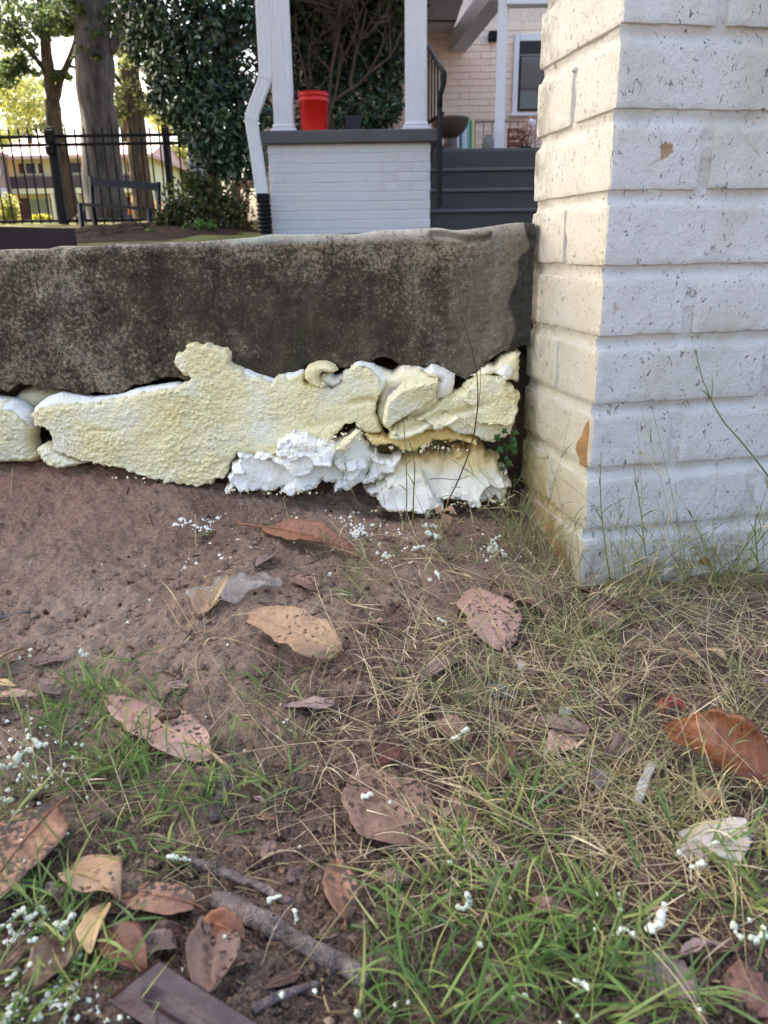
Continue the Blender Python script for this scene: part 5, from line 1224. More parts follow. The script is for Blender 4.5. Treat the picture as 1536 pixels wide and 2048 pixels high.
# dry curled leaf hanging on the weed by the foam
D('curled golden dead leaf hanging at the base of the weed stalk', (882, 1058), (872, 1018), .75, 'tan', .9, .020, .5, .15, pet=.3, seed=50, tiplift=.012)
D('small golden dead leaf tip beside the weed stalk', (886, 1020), (914, 1030), .55, 'tan', .3, .026, .5, .15, pet=.1, seed=51)

# ================================================================== STICKS, SCRAP, STONES
TW = barkmat('grey_twig_bark', srgb(84, 74, 72), srgb(150, 138, 134), 60)
def stick(label, pts, r0, r1, lift, seed=0, name='fallen_twig'):
    P = [on_ground(x, y, lift) for x, y in pts]; mb = MB(); Q = limb(mb, P, r0, r1, 12, .05, seed)
    V = np.concatenate(mb.V); V = V+.0006*noise(V[:, 0]*300, V[:, 1]*300, V[:, 2]*300)[:, None]
    t = thing(name, label, 'twig')
    link('wood', mesh('wood', V, mb.F), TW, t)
    k = Q[len(Q)//3]; link('knot', mesh('knot', *lathe([(.001, -.002), (r0*.55, -.001), (r0*.5, .003), (.001, .004)], 9, (k[0], k[1], k[2]+r0*.8))), TW, t)
stick('thick pale grey twig lying across the lower lawn', [(432, 1796), (520, 1840), (600, 1884), (690, 1930), (742, 1962)], .0066, .0056, .005, 3)
stick('thin dark twig running behind the thick grey twig', [(376, 1716), (440, 1742), (520, 1772), (584, 1808)], .0032, .0024, .004, 5)
stick('slender dry twig lying on dark soil below the thick twig', [(506, 2020), (560, 1990), (640, 1965)], .003, .002, .004, 7)
stick('dark twig half buried right of the left tuft', [(430, 1640), (446, 1560), (470, 1500)], .005, .004, .001, 8)
stick('short dark twig on soil at the left edge of the photo', [(-30, 1238), (20, 1232), (60, 1222)], .0035, .002, .002, 9)
# small black soil-coloured debris twigs
# painted metal edging strip, lower left
a = M('brown_painted_metal', .3, .5); f = a.noise(30, 4, .65)
c = a.ramp(f, [(.3, srgb(44, 25, 29)), (.7, srgb(64, 40, 44))]); c = a.mix(a.rng(a.noise(90, 4, .7), .60, .70, 0, .6), c, srgb(110, 92, 96)); a.set('Base Color', c); a.set('Roughness', a.rng(a.noise(50, 4), .3, .7, .14, .36)); a.bump(a.noise(160, 3), .0004)
STRIP = a.m
cA = on_ground(315, 1918, .015); cB = on_ground(225, 1988, .015); cC = on_ground(508, 2042, .015); ax = cC-cA; ax /= np.linalg.norm(ax); upv = np.cross(cB-cA, ax); upv /= np.linalg.norm(upv); upv *= np.sign(upv[2])
LL = .16; nu, nv = 60, 34
uu, vv = np.meshgrid(np.linspace(0, LL, nu), np.linspace(0, 1.12, nv), indexing='ij')
gr = np.exp(-((vv-.60)/.15)**4)*sstep(.010, .018, uu)
P = cA+ax*uu[..., None]+(cB-cA)*vv[..., None]+upv*(-.0022*gr+.0004*noise(uu*40, vv*2, seed=3))[..., None]; P2 = P-upv*.0012
f = gridfaces(nu, nv); n = nu*nv; rim = [i*nv for i in range(nu)]+[(nu-1)*nv+j for j in range(1, nv)]+[i*nv+nv-1 for i in range(nu-2, -1, -1)]+list(range(nv-2, 0, -1))
rf = np.array([[rim[i], rim[(i+1) % len(rim)], rim[(i+1) % len(rim)]+n, rim[i]+n] for i in range(len(rim))])
ms = link('metal_strip', fixn(mesh('metal_strip', np.concatenate([P.reshape(-1, 3), P2.reshape(-1, 3)]), [np.concatenate([f, f[:, ::-1]+n, rf])])), STRIP, None, 'dark brown painted metal strip with a pressed groove at the bottom edge', 'metal strip')
# clear plastic scrap
a = M('clear_plastic', .18, .5); a.set('Base Color', srgb(214, 210, 204)); a.set('Transmission Weight', .75); a.set('Alpha', .55); a.bump(a.noise(90, 4, .7), .002); PLAS = a.m
def scrap(label, pts, m, lift, amp, name, cat, seed=0, th=.0006, res=26):
    P = np.array([on_ground(x, y, lift) for x, y in pts]); 
    c = P.mean(0); X, Y = np.meshgrid(np.linspace(P[:, 0].min()-.002, P[:, 0].max()+.002, res*2), np.linspace(P[:, 1].min()-.002, P[:, 1].max()+.002, res))
    sdv_, gx_, gy_ = sdist(P[:, :2], X, Y); st_ = max(X[0, 1]-X[0, 0], Y[1, 0]-Y[0, 0])
    ins = sdv_ > 0; keep = ins[:-1, :-1] | ins[1:, :-1] | ins[:-1, 1:] | ins[1:, 1:]
    mv = np.minimum(np.where(sdv_ < 0, -sdv_, 0), st_*1.5); X = X+gx_*mv; Y = Y+gy_*mv
    Z = ground_h(X, Y, False)+lift+amp*fbm(X*38+seed, Y*38, oct=3, seed=seed)+amp*.6
    f = gridfaces(*X.shape)[keep.ravel()]; us = np.unique(f); rm = -np.ones(X.size, int); rm[us] = np.arange(len(us)); f = rm[f]; V = np.stack([X, Y, Z], -1).reshape(-1, 3)[us]; n = len(V)
    e = np.concatenate([f[:, [0, 1]], f[:, [1, 2]], f[:, [2, 3]], f[:, [3, 0]]]); key = np.sort(e, 1); _, inv, cnt = np.unique(key[:, 0]*10**7+key[:, 1], return_inverse=True, return_counts=True); be = e[cnt[inv] == 1]
    V2 = V-np.array([0, 0, th]); sidef = np.stack([be[:, 1], be[:, 0], be[:, 0]+n, be[:, 1]+n], -1)
    return link(name, mesh(name, np.concatenate([V, V2]), [np.concatenate([f, f[:, ::-1]+n, sidef])]), m, None, label, cat)
scrap('crumpled clear plastic scrap lying on the bare soil', [(370, 1196), (388, 1188), (424, 1192), (446, 1166), (480, 1156), (520, 1140), (548, 1158), (566, 1176), (540, 1190), (500, 1196), (470, 1212), (430, 1216), (400, 1222), (376, 1212)], PLAS, .004, .008, 'plastic_scrap', 'plastic', 2)
D('upright split straw leaf poking out of the plastic scrap', (420, 1212), (456, 1148), .30, 'straw', .5, .012, .6, .05, pet=0, seed=52, tiplift=.022)
D('small golden torn leaf under the plastic scrap', (396, 1230), (428, 1180), .70, 'tan', .3, .008, .4, .10, pet=0, seed=53)
def stone(label, x, y, r, c, flat=.6, seed=0, name='stone', cat='stone', lift=0.0, rough=.9):
    n = 18; V, F = lathe([(.02, -1), (.55, -.85), (.9, -.4), (1, -.1), (1, .2), (.92, .42), (.8, .6), (.6, .78), (.35, .88), (.02, .93)], n); V = np.array(V)
    V = V*(1+.34*noise(V[:, 0]*1.6+seed*3, V[:, 1]*1.6, V[:, 2]*1.6, seed=seed)+.16*noise(V[:, 0]*4.5+seed*3, V[:, 1]*4.5, V[:, 2]*4.5, seed=seed+1))[:, None]+.06*RNG.normal(size=V.shape)
    p = on_ground(x, y, lift+r*flat*.12); V = V*[r, r*RNG.uniform(.6, .8), r*flat]
    ca, sa = math.cos(seed*1.3), math.sin(seed*1.3); V = np.stack([V[:, 0]*ca-V[:, 1]*sa, V[:, 0]*sa+V[:, 1]*ca, V[:, 2]], -1)+p
    return link(name, mesh(name, V, F, smooth=False), simple('stone_'+str(seed), srgb(*c), rough, .15, .35, 120, .0016), None, label, cat)
stone('pale angular stone in the dry grass right of middle', 1040, 1332, .0085, (214, 210, 204), .6, 1)
stone('blue grey stone left of the pale angular stone', 996, 1384, .014, (110, 116, 124), .55, 2)
stone('small white stone behind the pinkish brown leaf', 1130, 1424, .007, (206, 206, 210), .6, 3)
stone('grey pebble beside the broad pinkish leaf', 930, 1190, .0075, (132, 118, 104), .7, 4)
stone('flat pale concrete chunk in the grass near the right edge', 1440, 1690, .027, (204, 192, 182), .34, 5, 'concrete_chunk', 'concrete')
stone('reddish brick fragment at the bottom right corner', 1500, 1990, .016, (146, 112, 102), .5, 6, 'brick_fragment', 'brick')
stone('grey brown stone under grass left of the brick fragment', 1330, 1960, .019, (156, 138, 132), .4, 7)
stone('small dark stone on soil near the left foam lump', 22, 1010, .006, (70, 60, 58), .7, 8)
stone('dark clod of soil below the gap in the foam', 86, 1040, .006, (62, 50, 46), .8, 9, 'soil_clod', 'soil')
stone('grey stone in dry grass below the rolled leaf', 1190, 1270, .010, (92, 92, 96), .6, 10)
stone('dusty white stone in grass right of the white shard', 1200, 1560, .010, (150, 150, 160), .5, 11)
scrap('white flat shard of plaster in the dry grass at right', [(1268, 1596), (1272, 1580), (1284, 1552), (1296, 1530), (1316, 1528), (1300, 1556), (1290, 1590), (1280, 1606)], simple('plaster', srgb(206, 204, 202), .8, .2, .15, 80, .001), .010, .003, 'plaster_shard', 'plaster', 4, .004)
scrap('white grey flake leaning over the plaster chunk near right edge', [(1356, 1668), (1400, 1656), (1448, 1640), (1490, 1644), (1500, 1690), (1480, 1724), (1440, 1722), (1400, 1690), (1376, 1690)], simple('paint_flake', srgb(214, 206, 198), .8, .2, .12, 120, .001), .010, .003, 'paint_flake', 'paint flake', 6, .003)
mb = MB()
for i in range(16):
    x, y = 1340+RNG.normal()*14, 1408+RNG.normal()*5; p = on_ground(x, y, .008); P = [p]
    for k in range(4): P.append(P[-1]+RNG.normal(size=3)*.004*np.array([1, 1, .5]))
    mb.add(*tube(P, .0005, 3))
link('red_netting', mb.mesh('red_netting'), simple('red_thread', srgb(186, 92, 82), .6), None, 'tangle of red plastic netting thread in the dry grass', 'netting')
# ------------------------------------------------------------------ foam crumbs and drips
a = M('dried_foam', .5, .35); a.set('Base Color', a.ramp(a.noise(60, 3), [(.25, srgb(180, 182, 156)), (.4, srgb(214, 220, 200)), (.7, srgb(230, 233, 218))])); a.bump(a.noise(220, 3), .001); DRIP = a.m
def lump(P, R, n=9, jit=.18, seed=0):
    """a lumpy bead string with rounded ends"""
    P = np.asarray(P); m = len(P); Q = []; rr = []
    d0 = (P[0]-P[1]) if m > 1 else np.array([.001, 0, 0]); d0 = d0/np.linalg.norm(d0); d1 = (P[-1]-P[-2])/np.linalg.norm(P[-1]-P[-2]) if m > 1 else -d0
    for t_ in (1.0, .8, .45): Q.append(P[0]+d0*R[0]*t_); rr.append(R[0]*math.sqrt(max(.003, 1-t_*t_)))
    for p, r in zip(P, R): Q.append(p); rr.append(r)
    for t_ in (.45, .8, 1.0): Q.append(P[-1]+d1*R[-1]*t_); rr.append(R[-1]*math.sqrt(max(.003, 1-t_*t_)))
    V, F = tube(Q, rr, n); V = np.array(V); s_ = 1/max(R); V = V+np.mean(R)*jit*np.stack([noise(V[:, 0]*s_*.8, V[:, 1]*s_*.8, V[:, 2]*s_*.8, seed=seed+i) for i in range(3)], -1)
    return V, F
def drip(label, x, y, size, h, kind=0, group=None, tilt=None, seed=0):
    p = on_ground(x, y, h); s_ = size*.85*np.linalg.norm(p-[0, 0, CAMH])/FPX
    mb = MB(); d = np.array(tilt if tilt is not None else [RNG.normal(), RNG.normal()*.6, RNG.normal()*.5], float); d /= np.linalg.norm(d); q = p.copy()
    for k_ in range(1 if kind == 0 else kind+2):
        r = s_*(.46 if kind == 0 else RNG.uniform(.14, .36))
        V, F = lathe([(.02, -1), (.5, -.8), (.86, -.4), (.95, .1), (.72, .6), (.4, .88), (.02, 1)], 9); V = np.array(V)
        V = V*(1+.42*noise(V[:, 0]*1.7+seed+k_*9, V[:, 1]*1.7, V[:, 2]*1.7, seed=seed)+.24*noise(V[:, 0]*4+seed, V[:, 1]*4+k_, V[:, 2]*4, seed=seed+1))[:, None]*np.array([1, RNG.uniform(.55, 1), RNG.uniform(.5, 1.1)])
        V = V@np.linalg.qr(RNG.normal(size=(3, 3)))[0].T
        mb.add(V*r+q, F); d = d+RNG.normal(size=3)*.45; d /= np.linalg.norm(d); q = q+d*s_*RNG.uniform(.22, .42)
    return link('foam_drip', mb.mesh('foam_drip', True), DRIP, None, label, 'foam', group)
G1, G2, G3 = 'foam drips in the lower left grass', 'foam drips in the lower right grass', 'foam beads on the bare soil'
big = [(60, 1500, 40, 4), (22, 1530, 30, 3), (90, 1490, 34, 3), (20, 1600, 28, 4), (130, 1530, 16, 0), (72, 1585, 18, 3), (175, 1310, 24, 3), (165, 1490, 16, 0), (60, 1300, 20, 3), (30, 1830, 40, 4), (75, 1815, 26, 3), (112, 1850, 38, 4), (140, 1820, 22, 3), (70, 1880, 22, 3),
       (130, 1868, 16, 0), (35, 1870, 26, 3), (200, 1828, 24, 3), (160, 1912, 18, 0), (20, 2015, 44, 4), (55, 2000, 26, 3), (95, 1990, 20, 0), (70, 2040, 20, 3), (10, 1945, 20, 3), (15, 1970, 24, 4), (130, 2030, 18, 3), (155, 2036, 16, 0), (180, 2000, 12, 0), (215, 2040, 20, 3), (240, 2035, 14, 0), (40, 1550, 20, 3), (105, 1555, 18, 3),
       (40, 1620, 16, 3), (255, 1880, 14, 3), (268, 1895, 12, 0), (340, 1900, 10, 0), (365, 1940, 12, 0), (60, 1930, 14, 0), (100, 1925, 12, 0), (8, 1850, 20, 3), (150, 1988, 14, 3)]
for i, (x, y, s_, k) in enumerate(big):
    drip('blob of dried mint white foam caught in the lower left grass', x, y, s_*.78, RNG.uniform(.004, .014), k, G1, seed=i)
for i in range(46):
    x, y = (RNG.uniform(0, 260), RNG.uniform(1440, 2040)); drip('blob of dried mint white foam caught in the lower left grass', x, y, RNG.uniform(3.5, 9), RNG.uniform(.003, .022), 0, G1, seed=90+i)
drip('lumpy white foam drip beside orange leaf scrap above the thin twig', 340, 1714, 30, .010, 4, tilt=[1, .1, .2], seed=200)
drip('round white foam bead on the crumpled brown leaf', 449, 1874, 14, .022, 0, seed=201)
drip('elongated white foam drip on the big buried leaf', 742, 1588, 20, .018, 3, tilt=[.1, 0, -1], seed=202)
drip('knobbly white foam thread on the big buried leaf', 780, 1606, 22, .010, 4, tilt=[.7, -.4, -.5], seed=203)
drip('white foam shred on dry stems in the right middle', 905, 1478, 28, .012, 4, tilt=[1, 0, .2], seed=204)
drip('white foam scrap caught on stems near the broad pinkish leaf', 878, 1238, 18, .012, 3, tilt=[1, 0, .1], seed=205)
drip('tall thin white foam drip hanging on a grass stem', 935, 1790, 22, .026, 4, tilt=[.15, 0, -1], seed=206)
drip('flat double foam bead below the tall thin drip', 916, 1814, 20, .020, 3, tilt=[1, 0, .05], seed=207)
drip('large hanging cluster of white foam drips at lower right', 1300, 1856, 40, .030, 4, tilt=[.6, .1, .2], seed=208)
drip('slanting foam thread left of the large hanging cluster', 1236, 1866, 24, .026, 4, tilt=[.9, .2, .4], seed=209)
drip('biggest round foam bead at the right edge', 1502, 1876, 38, .026, 3, tilt=[1, 0, 0], seed=210)
drip('curved foam thread above the biggest round bead', 1468, 1850, 20, .030, 3, tilt=[.4, 0, -1], seed=211)
drip('foam drip on a stem over the concrete chunk', 1384, 1734, 24, .030, 3, tilt=[.8, 0, .4], seed=212)
drip('small foam blob above the concrete chunk', 1420, 1690, 14, .034, 3, tilt=[.5, 0, .6], seed=213)
drip('white foam drip on the thin twig end', 540, 1800, 20, .014, 3, tilt=[1, .2, .2], seed=214)
drip('cream foam blob touching the thick twig', 590, 1822, 20, .012, 3, tilt=[.2, 0, -1], seed=215)
drip('upright cream foam drop at the bottom middle', 714, 2024, 24, .020, 3, tilt=[0, 0, -1], seed=216)
drip('long pale foam thread arching in the bottom green grass', 1150, 1960, 16, .030, 6, tilt=[.8, .1, -.5], seed=217)
for i, (x, y) in enumerate([(1020, 1795), (1196, 1788), (1238, 1788), (1058, 1932), (1026, 1996), (1050, 1990), (1155, 2032), (790, 2010), (816, 2004), (564, 1990), (630, 1982), (1358, 1705), (1240, 1820), (1120, 2045), (1190, 1860), (1500, 1840), (900, 1725), (960, 1890), (1080, 1850), (1400, 2020)]):
    drip('small round white foam bead stuck in the lower right grass', x, y, RNG.uniform(8, 15), RNG.uniform(.012, .03), 0, G2, seed=300+i)
for i, (x, y) in enumerate([(144, 1012), (208, 998), (490, 1502), (500, 1506), (412, 1434), (562, 1410), (575, 1440), (568, 1445), (556, 1474), (662, 1664), (600, 1694), (590, 1160), (660, 1150), (486, 1160), (300, 1200), (40, 1316), (60, 1312), (455, 1290), (1130, 1370), (1110, 1372), (690, 1340), (860, 1160), (530, 1240), (255, 1245), (490, 1330), (708, 1586)]):
    drip('small round white foam bead on the bare soil', x, y, RNG.uniform(7, 13), .0025, 0, G3, seed=400+i)
drip('large pale foam lump with torn side on the soil under the weed', 846, 1052, 26, .012, 3, tilt=[1, .1, .1], seed=500)
drip('white torn foam crumb in front of the pale lump', 856, 1066, 26, .010, 3, tilt=[.6, -.2, -.3], seed=501)
for i, (x, y) in enumerate([(990, 1090), (1010, 1110), (985, 1104), (1000, 1072), (878, 1158), (826, 1100), (768, 1112)]):
    drip('white foam shred among green stems by the pillar', x, y, RNG.uniform(14, 22), RNG.uniform(.006, .02), 3, 'foam shreds by the pillar', seed=520+i)
mb = MB()
def crumb(x, y, r):
    p = on_ground(x, y, r*.4); V = np.array([(1, 0, 0), (-1, 0, 0), (0, 1, 0), (0, -1, 0), (0, 0, 1), (0, 0, -1)])*r*RNG.uniform(.5, 1.3, (6, 3))
    mb.add(V+p, [[0, 2, 4], [2, 1, 4], [1, 3, 4], [3, 0, 4], [2, 0, 5], [1, 2, 5], [3, 1, 5], [0, 3, 5]])
for (x, y, sx, sy, n) in ((255, 1052, 26, 12, 110), (235, 1080, 14, 8, 70), (345, 1036, 16, 8, 70), (365, 1060, 14, 12, 80), (185, 1034, 16, 6, 50), (410, 1046, 18, 8, 50), (145, 1022, 10, 6, 20), (60, 1130, 30, 10, 20), (12, 1038, 10, 4, 20), (720, 1060, 22, 12, 50), (710, 1072, 10, 6, 30), (300, 1070, 90, 40, 70), (800, 1100, 30, 20, 30), (600, 1040, 60, 20, 24), (380, 1100, 60, 30, 24), (130, 1060, 90, 30, 50), (60, 1520, 60, 50, 46), (50, 1870, 60, 50, 50), (100, 2000, 80, 30, 40), (1000, 1100, 30, 20, 20)):
    for _ in range(int(n*2.6)): crumb(x+RNG.normal()*sx, y+RNG.normal()*sy, .0006+.0026*RNG.random()**2)
link('foam_crumbs', mb.mesh('foam_crumbs'), FWHITE, kind='stuff', label='scattered white foam crumbs on the soil under the slab')
# dark bits of bark and grit over the soil
mb = MB()
for _ in range(3000):
    x, y = RNG.uniform(-60, 1600), RNG.uniform(990, 2080); crumb(x, y, .0005+.0032*RNG.random()**2.5)
link('soil_bits', mb.mesh('soil_bits'), leafmat('bark_bits', [srgb(42, 32, 28), srgb(74, 56, 46), srgb(116, 92, 78), srgb(52, 40, 34), srgb(168, 148, 130)], .9, .1, 0), kind='stuff', label='dark bits of bark and grit over the soil')
mb = MB()
for _ in range(9000):
    x, y = RNG.uniform(-60, 1600), RNG.uniform(960, 2080); crumb(x, y, .0008+.0052*RNG.random()**4)
for _ in range(520):
    x, y = RNG.uniform(-60, 1250), 985+800*RNG.random()**1.5
    if x > 1030 and y < 1230: continue
    p = on_ground(x, y, 0); r = .0018+.0062*RNG.random()**3
    V, F = lathe([(.05, -.5), (.8, -.3), (1, .1), (.75, .55), (.35, .8), (.03, .85)], 8); V = np.array(V)
    V = V*(1+.45*noise(V[:, 0]*2+x, V[:, 1]*2+y, V[:, 2]*2, seed=5)+.2*RNG.normal(size=len(V))*.5)[:, None]*np.array([1, RNG.uniform(.6, 1), RNG.uniform(.6, 1)])
    mb.add(V*r+p, F)
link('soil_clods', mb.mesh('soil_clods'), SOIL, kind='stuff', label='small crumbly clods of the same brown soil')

mb = MB()
for _ in range(420):
    x, y = RNG.uniform(-40, 1560), RNG.uniform(1000, 2060)
    if x > 1180 and y < 1190: continue
    p = on_ground(x, y, .0012); an_ = RNG.uniform(0, 6.28); L = RNG.uniform(.006, .030); d = np.array([math.cos(an_), math.sin(an_), RNG.normal()*.08]); b = np.array([-d[1], d[0], 0])*RNG.normal()*.2
    P = [p+d*L*t_+b*L*t_*t_ for t_ in (0, .35, .7, 1)]; P = [np.array([q[0], q[1], float(ground_h(q[0], min(q[1], 1.1), False))+.0015+(q[2]-p[2])*.5]) for q in P]
    mb.add(*tube(P, RNG.uniform(.0003, .0011), 4))
link('twig_litter', mb.mesh('twig_litter'), leafmat('twig_litter', [srgb(60, 46, 38), srgb(104, 84, 66), srgb(176, 152, 116), srgb(84, 66, 54)], .9, .1, 0), kind='stuff', label='short dry twiglets and rootlets littering the soil')

# ================================================================== GRASS
def ribbons(root, d0, bend, L, W, ns=5, face=None):
    """curved tapering blades; returns V (n*(2ns+1)), F"""
    n = len(root); t = np.linspace(0, 1, ns+1)
    P = root[:, None]+d0[:, None]*(L[:, None, None]*t[None, :, None])+bend[:, None]*(L[:, None, None]*(t**2)[None, :, None])
    T = d0[:, None]+2*bend[:, None]*t[None, :, None]; T /= np.linalg.norm(T, axis=2)[:, :, None]
    f = RNG.normal(size=(n, 3)) if face is None else face
    s_ = np.cross(T, f[:, None]); s_ /= np.linalg.norm(s_, axis=2)[:, :, None]+1e-9
    w_ = W[:, None]*np.clip(1.05-t**2.2, .06, 1)[None]*np.clip(.55+2.5*t, 0, 1)[None]*.5
    V = np.stack([P-s_*w_[..., None], P+s_*w_[..., None]], 2).reshape(n, -1, 3); m = 2*(ns+1)
    b = np.arange(ns)*2; q = np.stack([b, b+1, b+3, b+2], 1)
    F = (np.arange(n)[:, None, None]*m+q[None]).reshape(-1, 4)
    return V.reshape(-1, 3), F, P
def stems3(root, d0, bend, L, r, ns=7):
    n = len(root); t = np.linspace(0, 1, ns+1)
    P = root[:, None]+d0[:, None]*(L[:, None, None]*t[None, :, None])+bend[:, None]*(L[:, None, None]*(t**2)[None, :, None])
    T = d0[:, None]+2*bend[:, None]*t[None, :, None]; T /= np.linalg.norm(T, axis=2)[:, :, None]
    a_ = np.cross(T, np.array([.3, .8, .5])); a_ /= np.linalg.norm(a_, axis=2)[:, :, None]+1e-9; b_ = np.cross(T, a_); V = []
    rr = r[:, None, None]*(1-.55*t)[None, :, None]
    for k in range(3): V.append(P+rr*(a_*math.cos(2.094*k)+b_*math.sin(2.094*k)))
    V = np.stack(V, 2).reshape(-1, 3); m = 3*(ns+1); F = []
    for i in range(ns):
        for k in range(3): j = (k+1) % 3; F.append([i*3+k, i*3+j, i*3+3+j, i*3+3+k])
    return V, (np.arange(n)[:, None, None]*m+np.array(F)[None]).reshape(-1, 4), P
def joinq(parts):
    V = []; F = []; o = 0
    for v, f in parts: V.append(v); F.append(f+o); o += len(v)
    return np.concatenate(V), [np.concatenate(F)]
def roots_at(specs, k=1.0):
    R = []; S = []
    for (x, y, sx, sy, n) in specs:
        for q_ in range(max(1, int(n*k))):
            if q_ % 7 == 0: cpx, cpy = x+RNG.normal()*sx, y+RNG.normal()*sy; cs_ = RNG.uniform(4, 22)
            px, py = cpx+RNG.normal()*cs_, cpy+RNG.normal()*cs_*.6; py = max(py, 1035)
            p = on_ground(px, py, -.002)
            loc = np.array([p[0]-PC[0], p[1]-PC[1]])
            if loc@ex > -.004 and loc@ey > -.004: continue
            if p[1] > 1.0: continue
            if p[1] < .40 and -.16 < p[0] < -.04 and random.random() < .8: continue
            if random.random() < .9 and any(abs((p[:2]-c)@e) < hl and abs((p[:2]-c)@np.array([-e[1], e[0]])) < hw_ for c, e, hl, hw_ in LEAFXY): continue
            R.append(p)
    return np.array(R)
def dirs(n, zlo, zhi):
    an_ = RNG.uniform(0, 2*np.pi, n); z = RNG.uniform(zlo, zhi, n); h = np.sqrt(1-z*z); return np.stack([np.cos(an_)*h, np.sin(an_)*h, z], -1)
GREEN = leafmat('green_grass', [srgb(84, 118, 58), srgb(116, 150, 78), srgb(148, 172, 98), srgb(178, 182, 110), srgb(118, 142, 96), srgb(104, 138, 70)], .45, .3, .35)
STRAW = leafmat('dry_grass', [srgb(206, 180, 140), srgb(230, 210, 172), srgb(216, 198, 156), srgb(188, 178, 124), srgb(240, 226, 194), srgb(150, 122, 92)], .6, .25, .2)
OLIVE = leafmat('olive_stems', [srgb(112, 128, 76), srgb(150, 158, 104), srgb(206, 192, 144), srgb(98, 120, 70), srgb(180, 174, 120)], .5, .3, .25)
# shoots: a fine stem carrying short side leaves, as creeping lawn grass grows
def shoots(specs, L0, L1, leafL, leafW, nleaf, lean, r=.00045, k=1.0):
    R = roots_at(specs, k); n = len(R); L = RNG.uniform(L0, L1, n)
    d = dirs(n, lean, .98); b = RNG.normal(size=(n, 3))*.22-np.array([0, 0, .18])
    V, F, P = stems3(R, d, b, L, np.full(n, r)*RNG.uniform(.7, 1.3, n)); parts = [(V, F)]
    for k in range(nleaf):
        ti = RNG.integers(1, 7, n); root = P[np.arange(n), ti]; dd = d*.8+RNG.normal(size=(n, 3))*.55+np.array([0, 0, .15]); dd /= np.linalg.norm(dd, axis=1)[:, None]
        v, f, _ = ribbons(root, dd, RNG.normal(size=(n, 3))*.16-np.array([0, 0, .22]), leafL*RNG.uniform(.5, 1.4, n), leafW*RNG.uniform(.7, 1.3, n), 4); parts.append((v, f))
    return joinq(parts)
V, F = shoots([(220, 1500, 95, 50, 80), (110, 1460, 60, 40, 36), (330, 1590, 70, 45, 60), (230, 1600, 110, 45, 90), (60, 1600, 60, 60, 40), (190, 1400, 50, 24, 26), (480, 1560, 40, 30, 14), (520, 1440, 22, 20, 9), (60, 1900, 70, 80, 60), (180, 1960, 90, 60, 70), (100, 2020, 90, 30, 60), (320, 1900, 60, 40, 34), (300, 1730, 70, 30, 20),
    (560, 1400, 20, 16, 4), (420, 1800, 40, 30, 12)], .03, .07, .032, .0016, 4, .4, .0004, .52)
link('green_grass', mesh('green_grass', V, F, smooth=True), GREEN, kind='stuff', label='green grass tufts at the left of the lawn')
V, F = shoots([(900, 1920, 110, 50, 120), (1050, 1960, 120, 60, 120), (1000, 2030, 200, 30, 120), (760, 2010, 60, 40, 40), (1240, 1960, 130, 60, 60), (980, 1840, 120, 30, 60), (1150, 1860, 120, 40, 50), (1450, 1960, 80, 60, 30), (860, 1740, 80, 40, 40), (1040, 1720, 120, 50, 60), (1260, 1740, 140, 50, 50), (1500, 1780, 60, 60, 24)], .025, .06, .040, .0019, 4, .3, .0004, .23)
link('green_grass', mesh('green_grass', V, F, smooth=True), GREEN, kind='stuff', label='green grass along the bottom right of the lawn')
V, F = shoots([(1130, 1180, 60, 30, 34), (1260, 1200, 90, 28, 50), (1450, 1190, 80, 24, 44), (1030, 1110, 24, 20, 22), (900, 1130, 60, 20, 18), (720, 1150, 60, 24, 10), (760, 1330, 60, 60, 22), (1100, 1280, 130, 50, 50), (1320, 1300, 130, 50, 50), (940, 1420, 110, 60, 40), (1160, 1520, 120, 70, 70), (1330, 1640, 110, 50, 50), (1000, 1640, 110, 50, 60), (620, 1560, 80, 60, 16), (1480, 1420, 50, 70, 26)], .05, .13, .026, .0011, 3, .5, .00045, .8)
V2, F2 = shoots([(1090, 1150, 40, 24, 26), (1200, 1175, 50, 20, 30), (1310, 1185, 60, 16, 26), (1440, 1190, 50, 16, 20), (1520, 1180, 30, 16, 14), (1010, 1100, 26, 18, 16), (1150, 1160, 50, 16, 24), (1260, 1180, 60, 14, 24), (1400, 1185, 70, 14, 20)], .09, .20, .028, .0012, 4, .80, .0005)
V, F = joinq([(V, F[0]), (V2, F2[0])])
link('olive_grass', mesh('olive_grass', V, F, smooth=True), OLIVE, kind='stuff', label='thin olive stems around the pillar foot and dry lawn')
